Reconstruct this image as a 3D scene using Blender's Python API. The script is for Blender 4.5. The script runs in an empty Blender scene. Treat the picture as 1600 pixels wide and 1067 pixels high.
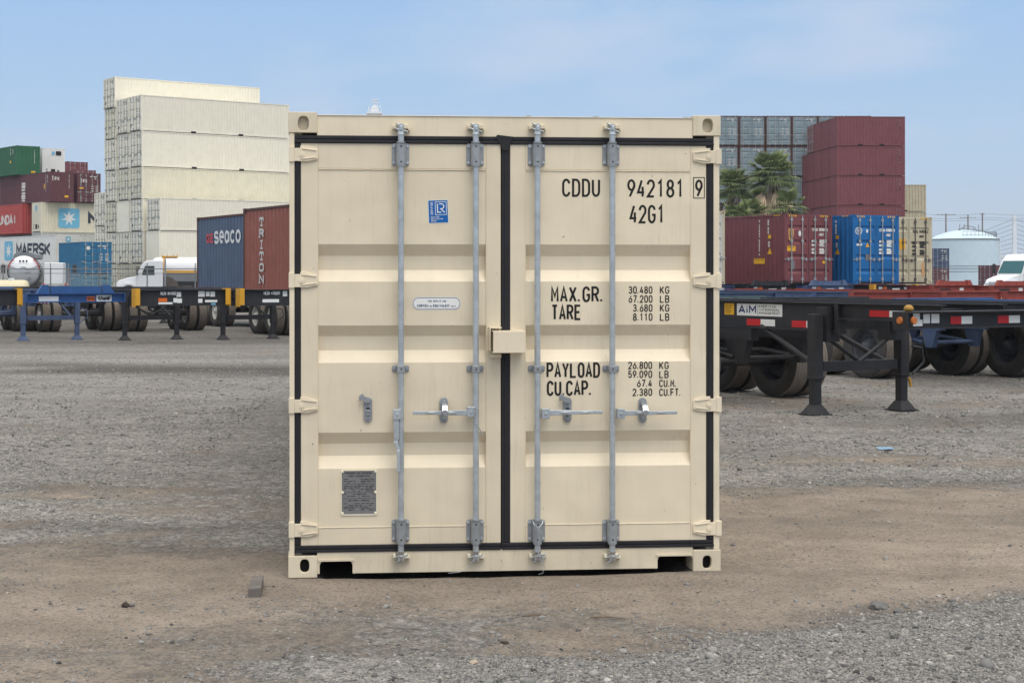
import bpy, bmesh, math, random
import numpy as np
from mathutils import Vector, Matrix
R = math.radians
sin, cos, pi = math.sin, math.cos, math.pi
random.seed(7)
rng = np.random.default_rng(11)
S = bpy.context.scene
COL = S.collection

# ------------------------------------------------------------------ camera
F, CX, HY = 2450.0, 690.0, 430.0        # focal length and principal point in photo pixels
CH = (897.0 - HY) / 277.0               # eye height above the yard
cam = bpy.data.cameras.new('camera'); cam_o = bpy.data.objects.new('camera', cam); COL.objects.link(cam_o)
cam.sensor_width = 36.0; cam.lens = F / 1600 * 36.0
cam.shift_x = (800 - CX) / 1600; cam.shift_y = (HY - 533.5) / 1600
cam.clip_start = 0.1; cam.clip_end = 9000
cam_o.location = (0, 0, CH); cam_o.rotation_euler = (R(90), 0, 0)
S.camera = cam_o
# ------------------------------------------------------------------ sky, sun, exposure
S.view_settings.view_transform = 'Standard'; S.view_settings.look = 'None'
S.view_settings.gamma = 1.0; S.view_settings.exposure = 0.36
SUN_EL, SUN_AZ = R(62), R(156)          # azimuth clockwise from +Y: behind the camera, to its right
W = bpy.data.worlds.new('World'); S.world = W; W.use_nodes = True
nt = W.node_tree; nt.nodes.clear()
sky = nt.nodes.new('ShaderNodeTexSky'); sky.sky_type = 'NISHITA'; sky.sun_disc = False
sky.sun_elevation = SUN_EL; sky.sun_rotation = SUN_AZ
sky.altitude = 0; sky.air_density = 1.0; sky.dust_density = 0.4; sky.ozone_density = 2.0
tc = nt.nodes.new('ShaderNodeTexCoord')
sep = nt.nodes.new('ShaderNodeSeparateXYZ'); nt.links.new(tc.outputs['Generated'], sep.inputs['Vector'])
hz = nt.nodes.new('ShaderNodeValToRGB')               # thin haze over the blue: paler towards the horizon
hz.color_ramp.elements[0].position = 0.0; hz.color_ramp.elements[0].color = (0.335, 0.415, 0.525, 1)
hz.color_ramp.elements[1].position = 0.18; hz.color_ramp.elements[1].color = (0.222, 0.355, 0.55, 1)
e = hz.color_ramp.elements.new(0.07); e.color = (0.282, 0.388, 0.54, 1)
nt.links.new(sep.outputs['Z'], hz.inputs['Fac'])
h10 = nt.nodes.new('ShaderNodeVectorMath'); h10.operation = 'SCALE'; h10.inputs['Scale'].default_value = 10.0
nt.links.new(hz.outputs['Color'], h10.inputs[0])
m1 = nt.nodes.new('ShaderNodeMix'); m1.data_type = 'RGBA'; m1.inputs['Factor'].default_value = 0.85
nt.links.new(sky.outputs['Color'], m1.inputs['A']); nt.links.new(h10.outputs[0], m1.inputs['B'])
mp = nt.nodes.new('ShaderNodeMapping'); mp.inputs['Scale'].default_value = (2.0, 2.0, 6.0)
cn = nt.nodes.new('ShaderNodeTexNoise'); cn.inputs['Scale'].default_value = 2.4; cn.inputs['Detail'].default_value = 6; cn.inputs['Roughness'].default_value = 0.5
cr = nt.nodes.new('ShaderNodeMapRange'); cr.inputs['From Min'].default_value = 0.50; cr.inputs['From Max'].default_value = 0.72; cr.inputs['To Max'].default_value = 0.55
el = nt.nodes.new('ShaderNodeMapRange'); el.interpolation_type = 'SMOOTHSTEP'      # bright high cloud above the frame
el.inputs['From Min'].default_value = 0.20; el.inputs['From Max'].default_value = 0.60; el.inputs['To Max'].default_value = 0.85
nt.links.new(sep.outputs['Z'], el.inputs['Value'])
m2 = nt.nodes.new('ShaderNodeMix'); m2.data_type = 'RGBA'; m2.inputs['B'].default_value = (4.6, 4.85, 5.5, 1)
nt.links.new(tc.outputs['Generated'], mp.inputs['Vector']); nt.links.new(mp.outputs['Vector'], cn.inputs['Vector'])
nt.links.new(cn.outputs['Fac'], cr.inputs['Value']); nt.links.new(cr.outputs['Result'], m2.inputs['Factor']); nt.links.new(m1.outputs['Result'], m2.inputs['A'])
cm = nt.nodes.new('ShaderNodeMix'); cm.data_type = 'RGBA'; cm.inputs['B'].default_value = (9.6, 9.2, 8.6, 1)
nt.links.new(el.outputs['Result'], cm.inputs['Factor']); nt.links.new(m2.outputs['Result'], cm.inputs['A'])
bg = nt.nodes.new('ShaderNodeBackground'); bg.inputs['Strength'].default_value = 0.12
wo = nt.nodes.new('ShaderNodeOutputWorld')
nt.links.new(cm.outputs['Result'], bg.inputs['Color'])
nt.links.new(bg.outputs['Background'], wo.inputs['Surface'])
sl = bpy.data.lights.new('sun', 'SUN'); sl.energy = 1.3; sl.angle = R(38); sl.color = (1.0, 0.95, 0.87)
so = bpy.data.objects.new('sun', sl); COL.objects.link(so)
sd = Vector((cos(SUN_EL) * sin(SUN_AZ), cos(SUN_EL) * cos(SUN_AZ), sin(SUN_EL)))
so.rotation_euler = sd.to_track_quat('Z', 'Y').to_euler()
S.cycles.max_bounces = 8

# ------------------------------------------------------------------ materials
def srgb(r, g, b):
    f = lambda c: (c / 255 / 12.92) if c <= 10 else ((c / 255 + 0.055) / 1.055) ** 2.4
    return (f(r), f(g), f(b), 1)

def _n(t, kind, **kw):
    n = t.nodes.new(kind)
    for k, v in kw.items():
        if k in n.inputs: n.inputs[k].default_value = v
        else: setattr(n, k, v)
    return n

MATS = {}
def paint(name, col, rough=0.5, wave=0.0, fine=0.0, var=0.16, rust=0.0, streak=0.12, metal=0.0, bump=0.15, nscale=1.3, spec=0.4, rand=0.06, dirt=(0.16, 0.13, 0.10, 1)):
    """Weathered painted metal: cloudy tone, vertical streaks, optional rust spots."""
    if name in MATS: return MATS[name]
    m = bpy.data.materials.new(name); m.use_nodes = True; t = m.node_tree
    b = t.nodes['Principled BSDF']
    b.inputs['Roughness'].default_value = rough; b.inputs['Metallic'].default_value = metal
    b.inputs['Specular IOR Level'].default_value = spec
    L = t.links.new
    c = _n(t, 'ShaderNodeTexCoord')
    n1 = _n(t, 'ShaderNodeTexNoise', Scale=nscale, Detail=6.0, Roughness=0.62)
    L(c.outputs['Object'], n1.inputs['Vector'])
    mpp = _n(t, 'ShaderNodeMapping', Scale=(9, 9, 0.5)); L(c.outputs['Object'], mpp.inputs['Vector'])
    n2 = _n(t, 'ShaderNodeTexNoise', Scale=1.6, Detail=5.0, Roughness=0.7); L(mpp.outputs['Vector'], n2.inputs['Vector'])
    oi = _n(t, 'ShaderNodeObjectInfo')
    r1 = _n(t, 'ShaderNodeMapRange'); r1.inputs['From Min'].default_value = 0.3; r1.inputs['From Max'].default_value = 0.75
    r1.inputs['To Min'].default_value = 1 + var * .4; r1.inputs['To Max'].default_value = 1 - var; L(n1.outputs['Fac'], r1.inputs['Value'])
    r3 = _n(t, 'ShaderNodeMapRange'); r3.inputs['To Min'].default_value = 1 - rand; r3.inputs['To Max'].default_value = 1 + rand; L(oi.outputs['Random'], r3.inputs['Value'])
    mu = _n(t, 'ShaderNodeMath', operation='MULTIPLY'); L(r1.outputs['Result'], mu.inputs[0]); L(r3.outputs['Result'], mu.inputs[1])
    hs = _n(t, 'ShaderNodeHueSaturation', Color=col); L(mu.outputs[0], hs.inputs['Value'])
    r2 = _n(t, 'ShaderNodeMapRange'); r2.inputs['From Min'].default_value = 0.52; r2.inputs['From Max'].default_value = 0.8
    r2.inputs['To Max'].default_value = streak; L(n2.outputs['Fac'], r2.inputs['Value'])
    mx = _n(t, 'ShaderNodeMix', data_type='RGBA'); mx.inputs['B'].default_value = dirt
    L(r2.outputs['Result'], mx.inputs['Factor']); L(hs.outputs['Color'], mx.inputs['A'])
    out = mx.outputs['Result']
    if fine > 0:
        mpf = _n(t, 'ShaderNodeMapping', Scale=(60, 60, 3.0)); L(c.outputs['Object'], mpf.inputs['Vector'])
        nfi = _n(t, 'ShaderNodeTexNoise', Scale=1.0, Detail=6.0, Roughness=.8); L(mpf.outputs['Vector'], nfi.inputs['Vector'])
        nfo = _n(t, 'ShaderNodeTexNoise', Scale=2.6, Detail=4.0); L(c.outputs['Object'], nfo.inputs['Vector'])
        rfi = _n(t, 'ShaderNodeMapRange'); rfi.inputs['From Min'].default_value = .52; rfi.inputs['From Max'].default_value = .76; L(nfi.outputs['Fac'], rfi.inputs['Value'])
        rfo = _n(t, 'ShaderNodeMapRange'); rfo.inputs['From Min'].default_value = .45; rfo.inputs['From Max'].default_value = .68; rfo.inputs['To Max'].default_value = fine; L(nfo.outputs['Fac'], rfo.inputs['Value'])
        mfi = _n(t, 'ShaderNodeMath', operation='MULTIPLY'); L(rfi.outputs['Result'], mfi.inputs[0]); L(rfo.outputs['Result'], mfi.inputs[1])
        mxf = _n(t, 'ShaderNodeMix', data_type='RGBA'); mxf.inputs['B'].default_value = dirt; L(mfi.outputs[0], mxf.inputs['Factor']); L(out, mxf.inputs['A']); out = mxf.outputs['Result']
        nsp = _n(t, 'ShaderNodeTexNoise', Scale=34.0, Detail=2.0, Roughness=.5); L(c.outputs['Object'], nsp.inputs['Vector'])      # sparse scuffs
        rsp = _n(t, 'ShaderNodeMapRange'); rsp.inputs['From Min'].default_value = .765; rsp.inputs['From Max'].default_value = .80; rsp.inputs['To Max'].default_value = .7; L(nsp.outputs['Fac'], rsp.inputs['Value'])
        mxs = _n(t, 'ShaderNodeMix', data_type='RGBA'); mxs.inputs['B'].default_value = (.12, .10, .08, 1); L(rsp.outputs['Result'], mxs.inputs['Factor']); L(out, mxs.inputs['A']); out = mxs.outputs['Result']
    if rust > 0:
        n4 = _n(t, 'ShaderNodeTexNoise', Scale=7.0, Detail=8.0, Roughness=0.7); L(c.outputs['Object'], n4.inputs['Vector'])
        r4 = _n(t, 'ShaderNodeMapRange'); r4.inputs['From Min'].default_value = 0.72 - rust * .25; r4.inputs['From Max'].default_value = 0.80 - rust * .2
        L(n4.outputs['Fac'], r4.inputs['Value'])
        m2 = _n(t, 'ShaderNodeMix', data_type='RGBA'); m2.inputs['B'].default_value = (0.16, 0.07, 0.035, 1)
        L(r4.outputs['Result'], m2.inputs['Factor']); L(out, m2.inputs['A']); out = m2.outputs['Result']
    L(out, b.inputs['Base Color'])
    if bump > 0:
        n5 = _n(t, 'ShaderNodeTexNoise', Scale=14.0, Detail=5.0); L(c.outputs['Object'], n5.inputs['Vector'])
        bp = _n(t, 'ShaderNodeBump', Strength=bump, Distance=0.01); L(n5.outputs['Fac'], bp.inputs['Height']); L(bp.outputs['Normal'], b.inputs['Normal'])
        if wave > 0:
            n6 = _n(t, 'ShaderNodeTexNoise', Scale=2.3, Detail=2.0, Roughness=.4); L(c.outputs['Object'], n6.inputs['Vector'])
            b2 = _n(t, 'ShaderNodeBump', Strength=1.0, Distance=wave); L(n6.outputs['Fac'], b2.inputs['Height']); L(bp.outputs['Normal'], b2.inputs['Normal']); L(b2.outputs['Normal'], b.inputs['Normal'])
    rr = _n(t, 'ShaderNodeMapRange'); rr.inputs['To Min'].default_value = max(0, rough - .1); rr.inputs['To Max'].default_value = min(1, rough + .15)
    L(n1.outputs['Fac'], rr.inputs['Value']); L(rr.outputs['Result'], b.inputs['Roughness'])
    MATS[name] = m
    return m

def plain(name, col, rough=0.6, metal=0.0, emit=None):
    return paint(name, col, rough, var=0.08, streak=0.04, metal=metal, bump=0.0, rand=0.0)

TAN = paint('tan paint', srgb(229, 215, 189), 0.44, var=0.09, streak=0.11, bump=0.06, nscale=2.0, wave=.028, fine=.45, dirt=(0.30, 0.25, 0.18, 1))
TAN_DIRTY = paint('tan paint dusty', srgb(223, 210, 184), 0.6, var=0.14, streak=0.28, rust=0.30, fine=.7, bump=0.12, nscale=5, dirt=(0.30, 0.24, 0.17, 1))
GALV = paint('galvanised steel', srgb(192, 198, 202), 0.30, var=0.28, streak=0.1, metal=0.5, bump=0.1, nscale=18)
GALV_D = paint('dull galvanised steel', srgb(160, 163, 166), 0.42, var=0.22, streak=0.1, metal=0.4, bump=0.15, nscale=25)
RUBBER = paint('black rubber', srgb(34, 33, 36), 0.55, var=0.3, streak=0.2, bump=0.2, nscale=6, dirt=(0.06, 0.055, 0.05, 1))
BLACK = plain('black lettering', srgb(24, 22, 20), 0.6)
HOLE = plain('dark hole', (0.006, 0.006, 0.006, 1), 0.9)
WHITE = plain('white vinyl', srgb(232, 233, 230), 0.5)
OFFW = plain('off white marking', srgb(214, 210, 204), 0.6)
YEL = plain('yellow vinyl', srgb(236, 178, 30), 0.5)
NAVY = plain('navy ink', srgb(40, 52, 104), 0.5)
STICKBLUE = plain('blue sticker vinyl', srgb(0, 98, 176), 0.4)
PALEBLUE = plain('pale blue marking', srgb(112, 184, 216), 0.5)
REDV = plain('red vinyl', srgb(196, 32, 36), 0.5)
ORANGE = plain('orange vinyl', srgb(226, 108, 30), 0.5)
PLATE = paint('etched plate', srgb(128, 126, 126), 0.5, var=0.15, metal=0.3, bump=0.1, nscale=20)
CREAM = paint('cream paint', srgb(238, 232, 214), 0.5, var=0.07, streak=0.10, rand=0.05)
CREAM2 = paint('cream paint aged', srgb(228, 221, 198), 0.55, var=0.1, streak=0.14, rand=0.05)
BEIGE = paint('beige paint', srgb(196, 187, 160), 0.55, var=0.2, streak=0.2, rust=0.06)
GREYW = paint('pale grey paint', srgb(196, 196, 190), 0.55, var=0.15, streak=0.2, rust=0.05)
MAROON = paint('maroon paint', srgb(122, 66, 70), 0.5, var=0.18, streak=0.16, rand=0.05, dirt=(0.2, 0.12, 0.11, 1))
MAROOND = paint('dark maroon paint', srgb(96, 54, 60), 0.55, var=0.18, streak=0.12, rand=0.06, dirt=(0.2, 0.12, 0.11, 1))
REDBROWN = paint('red brown paint', srgb(154, 92, 78), 0.55, var=0.18, streak=0.22, rust=0.1, dirt=(0.25, 0.14, 0.11, 1))
REDC = paint('faded red paint', srgb(184, 76, 70), 0.55, var=0.15, streak=0.12)
SEABLUE = paint('slate blue paint', srgb(86, 101, 124), 0.55, var=0.18, streak=0.28, rust=0.05, dirt=(0.13, 0.14, 0.15, 1))
RUSTF = paint('rusty brown frame', srgb(92, 62, 54), 0.65, var=0.25, streak=0.2, rust=0.3)
BLUEC = paint('bright blue paint', srgb(10, 102, 166), 0.45, var=0.12, streak=0.1)
TEALB = paint('deep sky blue paint', srgb(24, 106, 146), 0.55, var=0.15, streak=0.15, rust=0.06)
TEALG = paint('grey blue paint', srgb(92, 136, 158), 0.6, var=0.15, streak=0.2)
GREYT = paint('grey teal paint', srgb(128, 145, 152), 0.6, var=0.2, streak=0.25, rust=0.14)
GREEN = paint('green paint', srgb(38, 98, 66), 0.55, var=0.2, streak=0.2)
NAVYC = paint('navy container paint', srgb(62, 78, 108), 0.6, var=0.2, streak=0.2)
WHITEC = paint('white reefer paint', srgb(226, 226, 222), 0.5, var=0.08, streak=0.1)
CHBLACK = paint('chassis black paint', srgb(40, 40, 44), 0.55, var=0.3, streak=0.3, rust=0.08, nscale=4, dirt=(0.10, 0.09, 0.08, 1))
CHBLUE = paint('chassis blue paint', srgb(44, 86, 142), 0.5, var=0.2, streak=0.15, rust=0.1, nscale=4)
CHSLATE = paint('chassis slate blue paint', srgb(78, 96, 130), 0.6, var=0.3, streak=0.4, rust=0.16, nscale=4, dirt=(0.16, 0.16, 0.16, 1))
CHRED = paint('chassis red paint', srgb(156, 70, 58), 0.6, var=0.3, streak=0.3, rust=0.15, nscale=4)
YELP = paint('yellow paint', srgb(214, 158, 44), 0.5, var=0.2, streak=0.2, rust=0.1, nscale=5)
TREAD = paint('dusty lit tyre tread', srgb(120, 112, 104), 0.9, var=0.25, streak=0.1, bump=0.3, nscale=9, dirt=(0.16, 0.14, 0.12, 1))  # dusty tread, its colour lightened further to paint in the light it catches
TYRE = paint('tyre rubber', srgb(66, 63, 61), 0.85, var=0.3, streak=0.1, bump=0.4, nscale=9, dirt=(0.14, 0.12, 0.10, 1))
RIMW = paint('white rim paint', srgb(206, 206, 200), 0.5, var=0.2, streak=0.1, nscale=6)
RIMD = paint('grey rim paint', srgb(70, 72, 78), 0.6, var=0.3, streak=0.2, nscale=6)
CHROME = paint('polished steel', srgb(190, 192, 196), 0.22, var=0.1, metal=0.9, bump=0.0)
TRUCKW = paint('white truck paint', srgb(232, 234, 236), 0.3, var=0.05, streak=0.05)
GLASS = plain('dark cab glass', srgb(38, 52, 58), 0.08)
GLASST = plain('teal cab glass', srgb(24, 92, 100), 0.08)
TANKBLUE = paint('pale blue tank paint', srgb(200, 219, 229), 0.6, var=0.06, streak=0.1, rand=0)
CONC = paint('white concrete', srgb(232, 234, 236), 0.7, var=0.05, streak=0.05)
STEELG = paint('grey steel', srgb(120, 124, 128), 0.6, var=0.2)
WOOD = paint('weathered timber', srgb(112, 106, 101), 0.85, var=0.3, streak=0.4, bump=0.6, nscale=8, dirt=(0.08, 0.065, 0.055, 1))
TRUNK = paint('palm trunk bark', srgb(112, 94, 78), 0.9, var=0.35, streak=0.3, bump=0.8, nscale=6)

def leaf_mat(name, c1, c2):
    m = bpy.data.materials.new(name); m.use_nodes = True; t = m.node_tree; b = t.nodes['Principled BSDF']
    b.inputs['Roughness'].default_value = 0.5; b.inputs['Specular IOR Level'].default_value = 0.3
    a = _n(t, 'ShaderNodeAttribute', attribute_name='tone')
    mx = _n(t, 'ShaderNodeMix', data_type='RGBA'); mx.inputs['A'].default_value = c1; mx.inputs['B'].default_value = c2
    t.links.new(a.outputs['Fac'], mx.inputs['Factor']); t.links.new(mx.outputs['Result'], b.inputs['Base Color'])
    return m
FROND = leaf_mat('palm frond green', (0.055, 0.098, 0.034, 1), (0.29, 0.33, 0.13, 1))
DEADFROND = leaf_mat('dead palm frond', (0.17, 0.12, 0.08, 1), (0.56, 0.44, 0.31, 1))

# ------------------------------------------------------------------ mesh builder
class MB:
    def __init__(s): s.v = []; s.f = []; s.m = []; s.sm = []
    def add(s, vs, fs, m=0, smooth=False):
        o = len(s.v); s.v += [tuple(p) for p in vs]
        s.f += [tuple(i + o for i in f) for f in fs]; s.m += [m] * len(fs); s.sm += [smooth] * len(fs)
        return s
    def box(s, x0, x1, y0, y1, z0, z1, m=0):
        if x0 > x1: x0, x1 = x1, x0
        if y0 > y1: y0, y1 = y1, y0
        if z0 > z1: z0, z1 = z1, z0
        return s.add([(x0, y0, z0), (x1, y0, z0), (x1, y1, z0), (x0, y1, z0), (x0, y0, z1), (x1, y0, z1), (x1, y1, z1), (x0, y1, z1)],
                     [(0, 3, 2, 1), (4, 5, 6, 7), (0, 1, 5, 4), (1, 2, 6, 5), (2, 3, 7, 6), (3, 0, 4, 7)], m)
    def hexa(s, b, t, m=0):           # bottom 4 points and top 4 points, counter-clockwise from above
        return s.add(list(b) + list(t), [(0, 3, 2, 1), (4, 5, 6, 7), (0, 1, 5, 4), (1, 2, 6, 5), (2, 3, 7, 6), (3, 0, 4, 7)], m)
    def prism(s, poly, a0, a1, axis='y', m=0):
        """polygon in the plane across axis, extruded from a0 to a1. y: (x,z); x: (y,z); z: (x,y)"""
        f = {'y': lambda p, a: (p[0], a, p[1]), 'x': lambda p, a: (a, p[0], p[1]), 'z': lambda p, a: (p[0], p[1], a)}[axis]
        n = len(poly); vs = [f(p, a0) for p in poly] + [f(p, a1) for p in poly]
        fs = [tuple(range(n)), tuple(range(2 * n - 1, n - 1, -1))] + [(i, n + i, n + (i + 1) % n, (i + 1) % n) for i in range(n)]
        return s.add(vs, fs, m)
    def cyl(s, p0, p1, r0, r1=None, n=12, m=0, caps=True, smooth=True):
        r1 = r0 if r1 is None else r1
        p0 = Vector(p0); p1 = Vector(p1); d = (p1 - p0).normalized()
        a = d.orthogonal().normalized(); b = d.cross(a)
        vs = []
        for p, r in ((p0, r0), (p1, r1)):
            for i in range(n):
                t = 2 * pi * i / n; vs.append(p + a * (r * cos(t)) + b * (r * sin(t)))
        s.add(vs, [(i, (i + 1) % n, n + (i + 1) % n, n + i) for i in range(n)], m, smooth)
        if caps:
            s.add(vs[:n], [tuple(range(n - 1, -1, -1))], m); s.add(vs[n:], [tuple(range(n))], m)
        return s
    def tube(s, pts, r, n=8, m=0):
        pts = [Vector(p) for p in pts]; k = len(pts); vs = []
        up = None
        for i, p in enumerate(pts):
            d = (pts[min(i + 1, k - 1)] - pts[max(i - 1, 0)]).normalized()
            if up is None: up = d.orthogonal().normalized()
            up = (up - d * up.dot(d)).normalized(); b = d.cross(up)
            rr = r[i] if isinstance(r, (list, tuple)) else r
            for j in range(n):
                t = 2 * pi * j / n; vs.append(p + up * (rr * cos(t)) + b * (rr * sin(t)))
        fs = [(i * n + j, i * n + (j + 1) % n, (i + 1) * n + (j + 1) % n, (i + 1) * n + j) for i in range(k - 1) for j in range(n)]
        s.add(vs, fs, m, True)
        s.add(vs[:n], [tuple(range(n - 1, -1, -1))], m); s.add(vs[-n:], [tuple(range(n))], m)
        return s
    def lathe(s, prof, origin=(0, 0, 0), axis='z', n=24, m=0, smooth=True, a0=0, a1=2 * pi):
        """prof: list of (radius, height along axis)"""
        o = Vector(origin); vs = []; full = abs(a1 - a0 - 2 * pi) < 1e-6; k = n if full else n + 1
        for r, h in prof:
            for i in range(k):
                t = a0 + (a1 - a0) * i / n; c, q = r * cos(t), r * sin(t)
                vs.append(o + Vector({'z': (c, q, h), 'y': (q, h, c), 'x': (h, c, q)}[axis]))
        fs = []
        for a in range(len(prof) - 1):
            for i in range(n):
                j = (i + 1) % k
                fs.append((a * k + i, a * k + j, (a + 1) * k + j, (a + 1) * k + i))
        return s.add(vs, fs, m, smooth)
    def disc(s, c, nrm, r, n=12, m=0):
        nrm = Vector(nrm).normalized(); a = nrm.orthogonal().normalized(); b = nrm.cross(a); c = Vector(c)
        return s.add([c + a * (r * cos(2 * pi * i / n)) + b * (r * sin(2 * pi * i / n)) for i in range(n)], [tuple(range(n))], m)
    def build(s, name, mats, parent=None, bevel=0.0, seg=2, fix=True):
        me = bpy.data.meshes.new(name); me.from_pydata(s.v, [], s.f)
        if not isinstance(mats, (list, tuple)): mats = [mats]
        for m in mats: me.materials.append(m)
        me.polygons.foreach_set('material_index', s.m); me.polygons.foreach_set('use_smooth', s.sm)
        if fix:
            bm = bmesh.new(); bm.from_mesh(me)
            bmesh.ops.recalc_face_normals(bm, faces=bm.faces); bm.to_mesh(me); bm.free()
        me.update()
        o = bpy.data.objects.new(name, me); COL.objects.link(o)
        if parent is not None: o.parent = parent
        if bevel > 0:
            bv = o.modifiers.new('bevel', 'BEVEL'); bv.width = bevel; bv.segments = seg; bv.limit_method = 'ANGLE'; bv.angle_limit = R(40)
        return o

def tag(o, label, cat, group=None, kind=None):
    o['label'] = label; o['category'] = cat
    if group: o['group'] = group
    if kind: o['kind'] = kind
    return o
def empty(name, loc=(0, 0, 0), rz=0.0):
    o = bpy.data.objects.new(name, None); COL.objects.link(o); o.location = loc; o.rotation_euler = (0, 0, rz)
    o.empty_display_size = 0.3
    return o
def dup(root):
    r = root.copy(); COL.objects.link(r)
    for ch in root.children:
        c = ch.copy(); COL.objects.link(c); c.parent = r
        for g in ch.children:
            d = g.copy(); COL.objects.link(d); d.parent = c
    return r
def xat(px, D): return (px - CX) / F * D
def zat(py, D): return CH + (HY - py) / F * D
def gd(py): return CH * F / (py - HY)          # depth of a ground point
def gpt(px, py): D = gd(py); return Vector((xat(px, D), D, 0))
ORD = ['lowest', 'second from the ground', 'third from the ground', 'fourth from the ground', 'fifth from the ground', 'sixth from the ground', 'seventh from the ground', 'eighth from the ground']

# ------------------------------------------------------------------ stroke lettering
def _arc(cx, cy, rx, ry, a0, a1, n=7):
    return [(cx + rx * cos(R(a0 + (a1 - a0) * i / n)), cy + ry * sin(R(a0 + (a1 - a0) * i / n))) for i in range(n + 1)]
def _O(): return _arc(.5, .72, .5, .28, 180, 0) + _arc(.5, .28, .5, .28, 0, -180)
C_ = lambda p: ('c', p)
GL = {
 'A': [[(0, 0), (.5, 1), (1, 0)], [(.17, .3), (.83, .3)]],
 'B': [C_([(0, 0), (0, 1)] + _arc(.55, .76, .4, .24, 90, -90)[:-1] + [(.55, .52)] + _arc(.55, .26, .45, .26, 90, -90)), [(0, .52), (.5, .52)]],
 'C': [_arc(.5, .72, .5, .28, 10, 180) + _arc(.5, .28, .5, .28, 180, 350)],
 'D': [C_([(0, 0), (0, 1)] + _arc(.45, .7, .55, .3, 90, 0) + _arc(.45, .3, .55, .3, 0, -90))],
 'E': [[(1, 1), (0, 1), (0, 0), (1, 0)], [(0, .52), (.85, .52)]],
 'F': [[(1, 1), (0, 1), (0, 0)], [(0, .5), (.85, .5)]],
 'G': [_arc(.5, .72, .5, .28, 10, 180) + _arc(.5, .28, .5, .28, 180, 360) + [(1, .46), (.55, .46)]],
 'H': [[(0, 0), (0, 1)], [(1, 0), (1, 1)], [(0, .5), (1, .5)]],
 'I': [[(.5, 0), (.5, 1)]], 'J': [[(.9, 1), (.9, .28)] + _arc(.45, .28, .45, .28, 0, -180)],
 'K': [[(0, 0), (0, 1)], [(1, 1), (.05, .42)], [(.3, .56), (1, 0)]],
 'L': [[(0, 1), (0, 0), (1, 0)]], 'M': [[(0, 0), (0, 1), (.5, .35), (1, 1), (1, 0)]],
 'N': [[(0, 0), (0, 1), (1, 0), (1, 1)]], 'O': [C_(_O()[:-1])],
 'P': [[(0, 0), (0, 1)] + _arc(.55, .74, .45, .26, 90, -90) + [(0, .48)]],
 'R': [[(0, 0), (0, 1)] + _arc(.55, .75, .45, .25, 90, -90) + [(0, .5)], [(.5, .5), (1, 0)]],
 'S': [_arc(.5, .75, .5, .25, 15, 180) + _arc(.5, .75, .5, .25, 180, 265) + _arc(.5, .26, .5, .25, 85, -165)],
 'T': [[(0, 1), (1, 1)], [(.5, 1), (.5, 0)]], 'U': [[(0, 1), (0, .28)] + _arc(.5, .28, .5, .28, 180, 360) + [(1, 1)]],
 'V': [[(0, 1), (.5, 0), (1, 1)]], 'W': [[(0, 1), (.25, 0), (.5, .7), (.75, 0), (1, 1)]],
 'X': [[(0, 0), (1, 1)], [(0, 1), (1, 0)]], 'Y': [[(0, 1), (.5, .45), (1, 1)], [(.5, .45), (.5, 0)]],
 'Z': [[(0, 1), (1, 1), (0, 0), (1, 0)]], '0': [C_(_O()[:-1])], '1': [[(.15, .8), (.55, 1), (.55, 0)]],
 '2': [_arc(.5, .74, .5, .26, 180, 0) + [(.96, .6), (0, 0), (1, 0)]],
 '3': [_arc(.48, .76, .46, .24, 165, -90) + _arc(.48, .26, .52, .26, 90, -165)],
 '4': [[(.6, 1), (0, .25), (1, .25)], [(.75, .6), (.75, 0)]],
 '5': [[(.9, 1), (.1, 1), (.05, .52)] + _arc(.48, .32, .5, .3, 130, -160)],
 '6': [[(.75, 1)] + _arc(.5, .3, .5, .3, 170, -190, 14)], '7': [[(0, 1), (1, 1), (.3, 0)]],
 '8': [C_(_arc(.5, .76, .43, .24, 0, 330, 11)), C_(_arc(.5, .26, .5, .26, 0, 330, 11))],
 '9': [[(.25, 0)] + _arc(.5, .7, .5, .3, -10, 350, 14)],
 '.': [[(-.05, .0), (-.05, .13)]], '-': [[(.1, .5), (.9, .5)]], '/': [[(0, 0), (1, 1)]], ' ': [],
 't': [[(.45, 1.0), (.45, 0), (.85, 0)], [(.05, .68), (.9, .68)]],
 'e': [[(.05, .36), (.95, .36)] + _arc(.5, .36, .45, .34, 0, 300, 12)],
 'x': [[(0, 0), (1, .68)], [(0, .68), (1, 0)]],
 's': [_arc(.5, .5, .42, .18, 20, 265) + _arc(.5, .17, .45, .17, 85, -160)],
 'a': [C_(_arc(.45, .34, .42, .34, 0, 330, 11)), [(.92, .68), (.92, 0)]],
 'c': [_arc(.5, .34, .45, .34, 40, 320, 12)], 'o': [C_(_arc(.5, .34, .47, .34, 0, 330, 11))],
 'i': [[(.5, 0), (.5, .66)], [(.5, .82), (.5, .98)]], 'm': [[(0, 0), (0, .66), (.5, .66), (.5, 0)], [(.5, .66), (1, .66), (1, 0)]],
}
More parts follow.
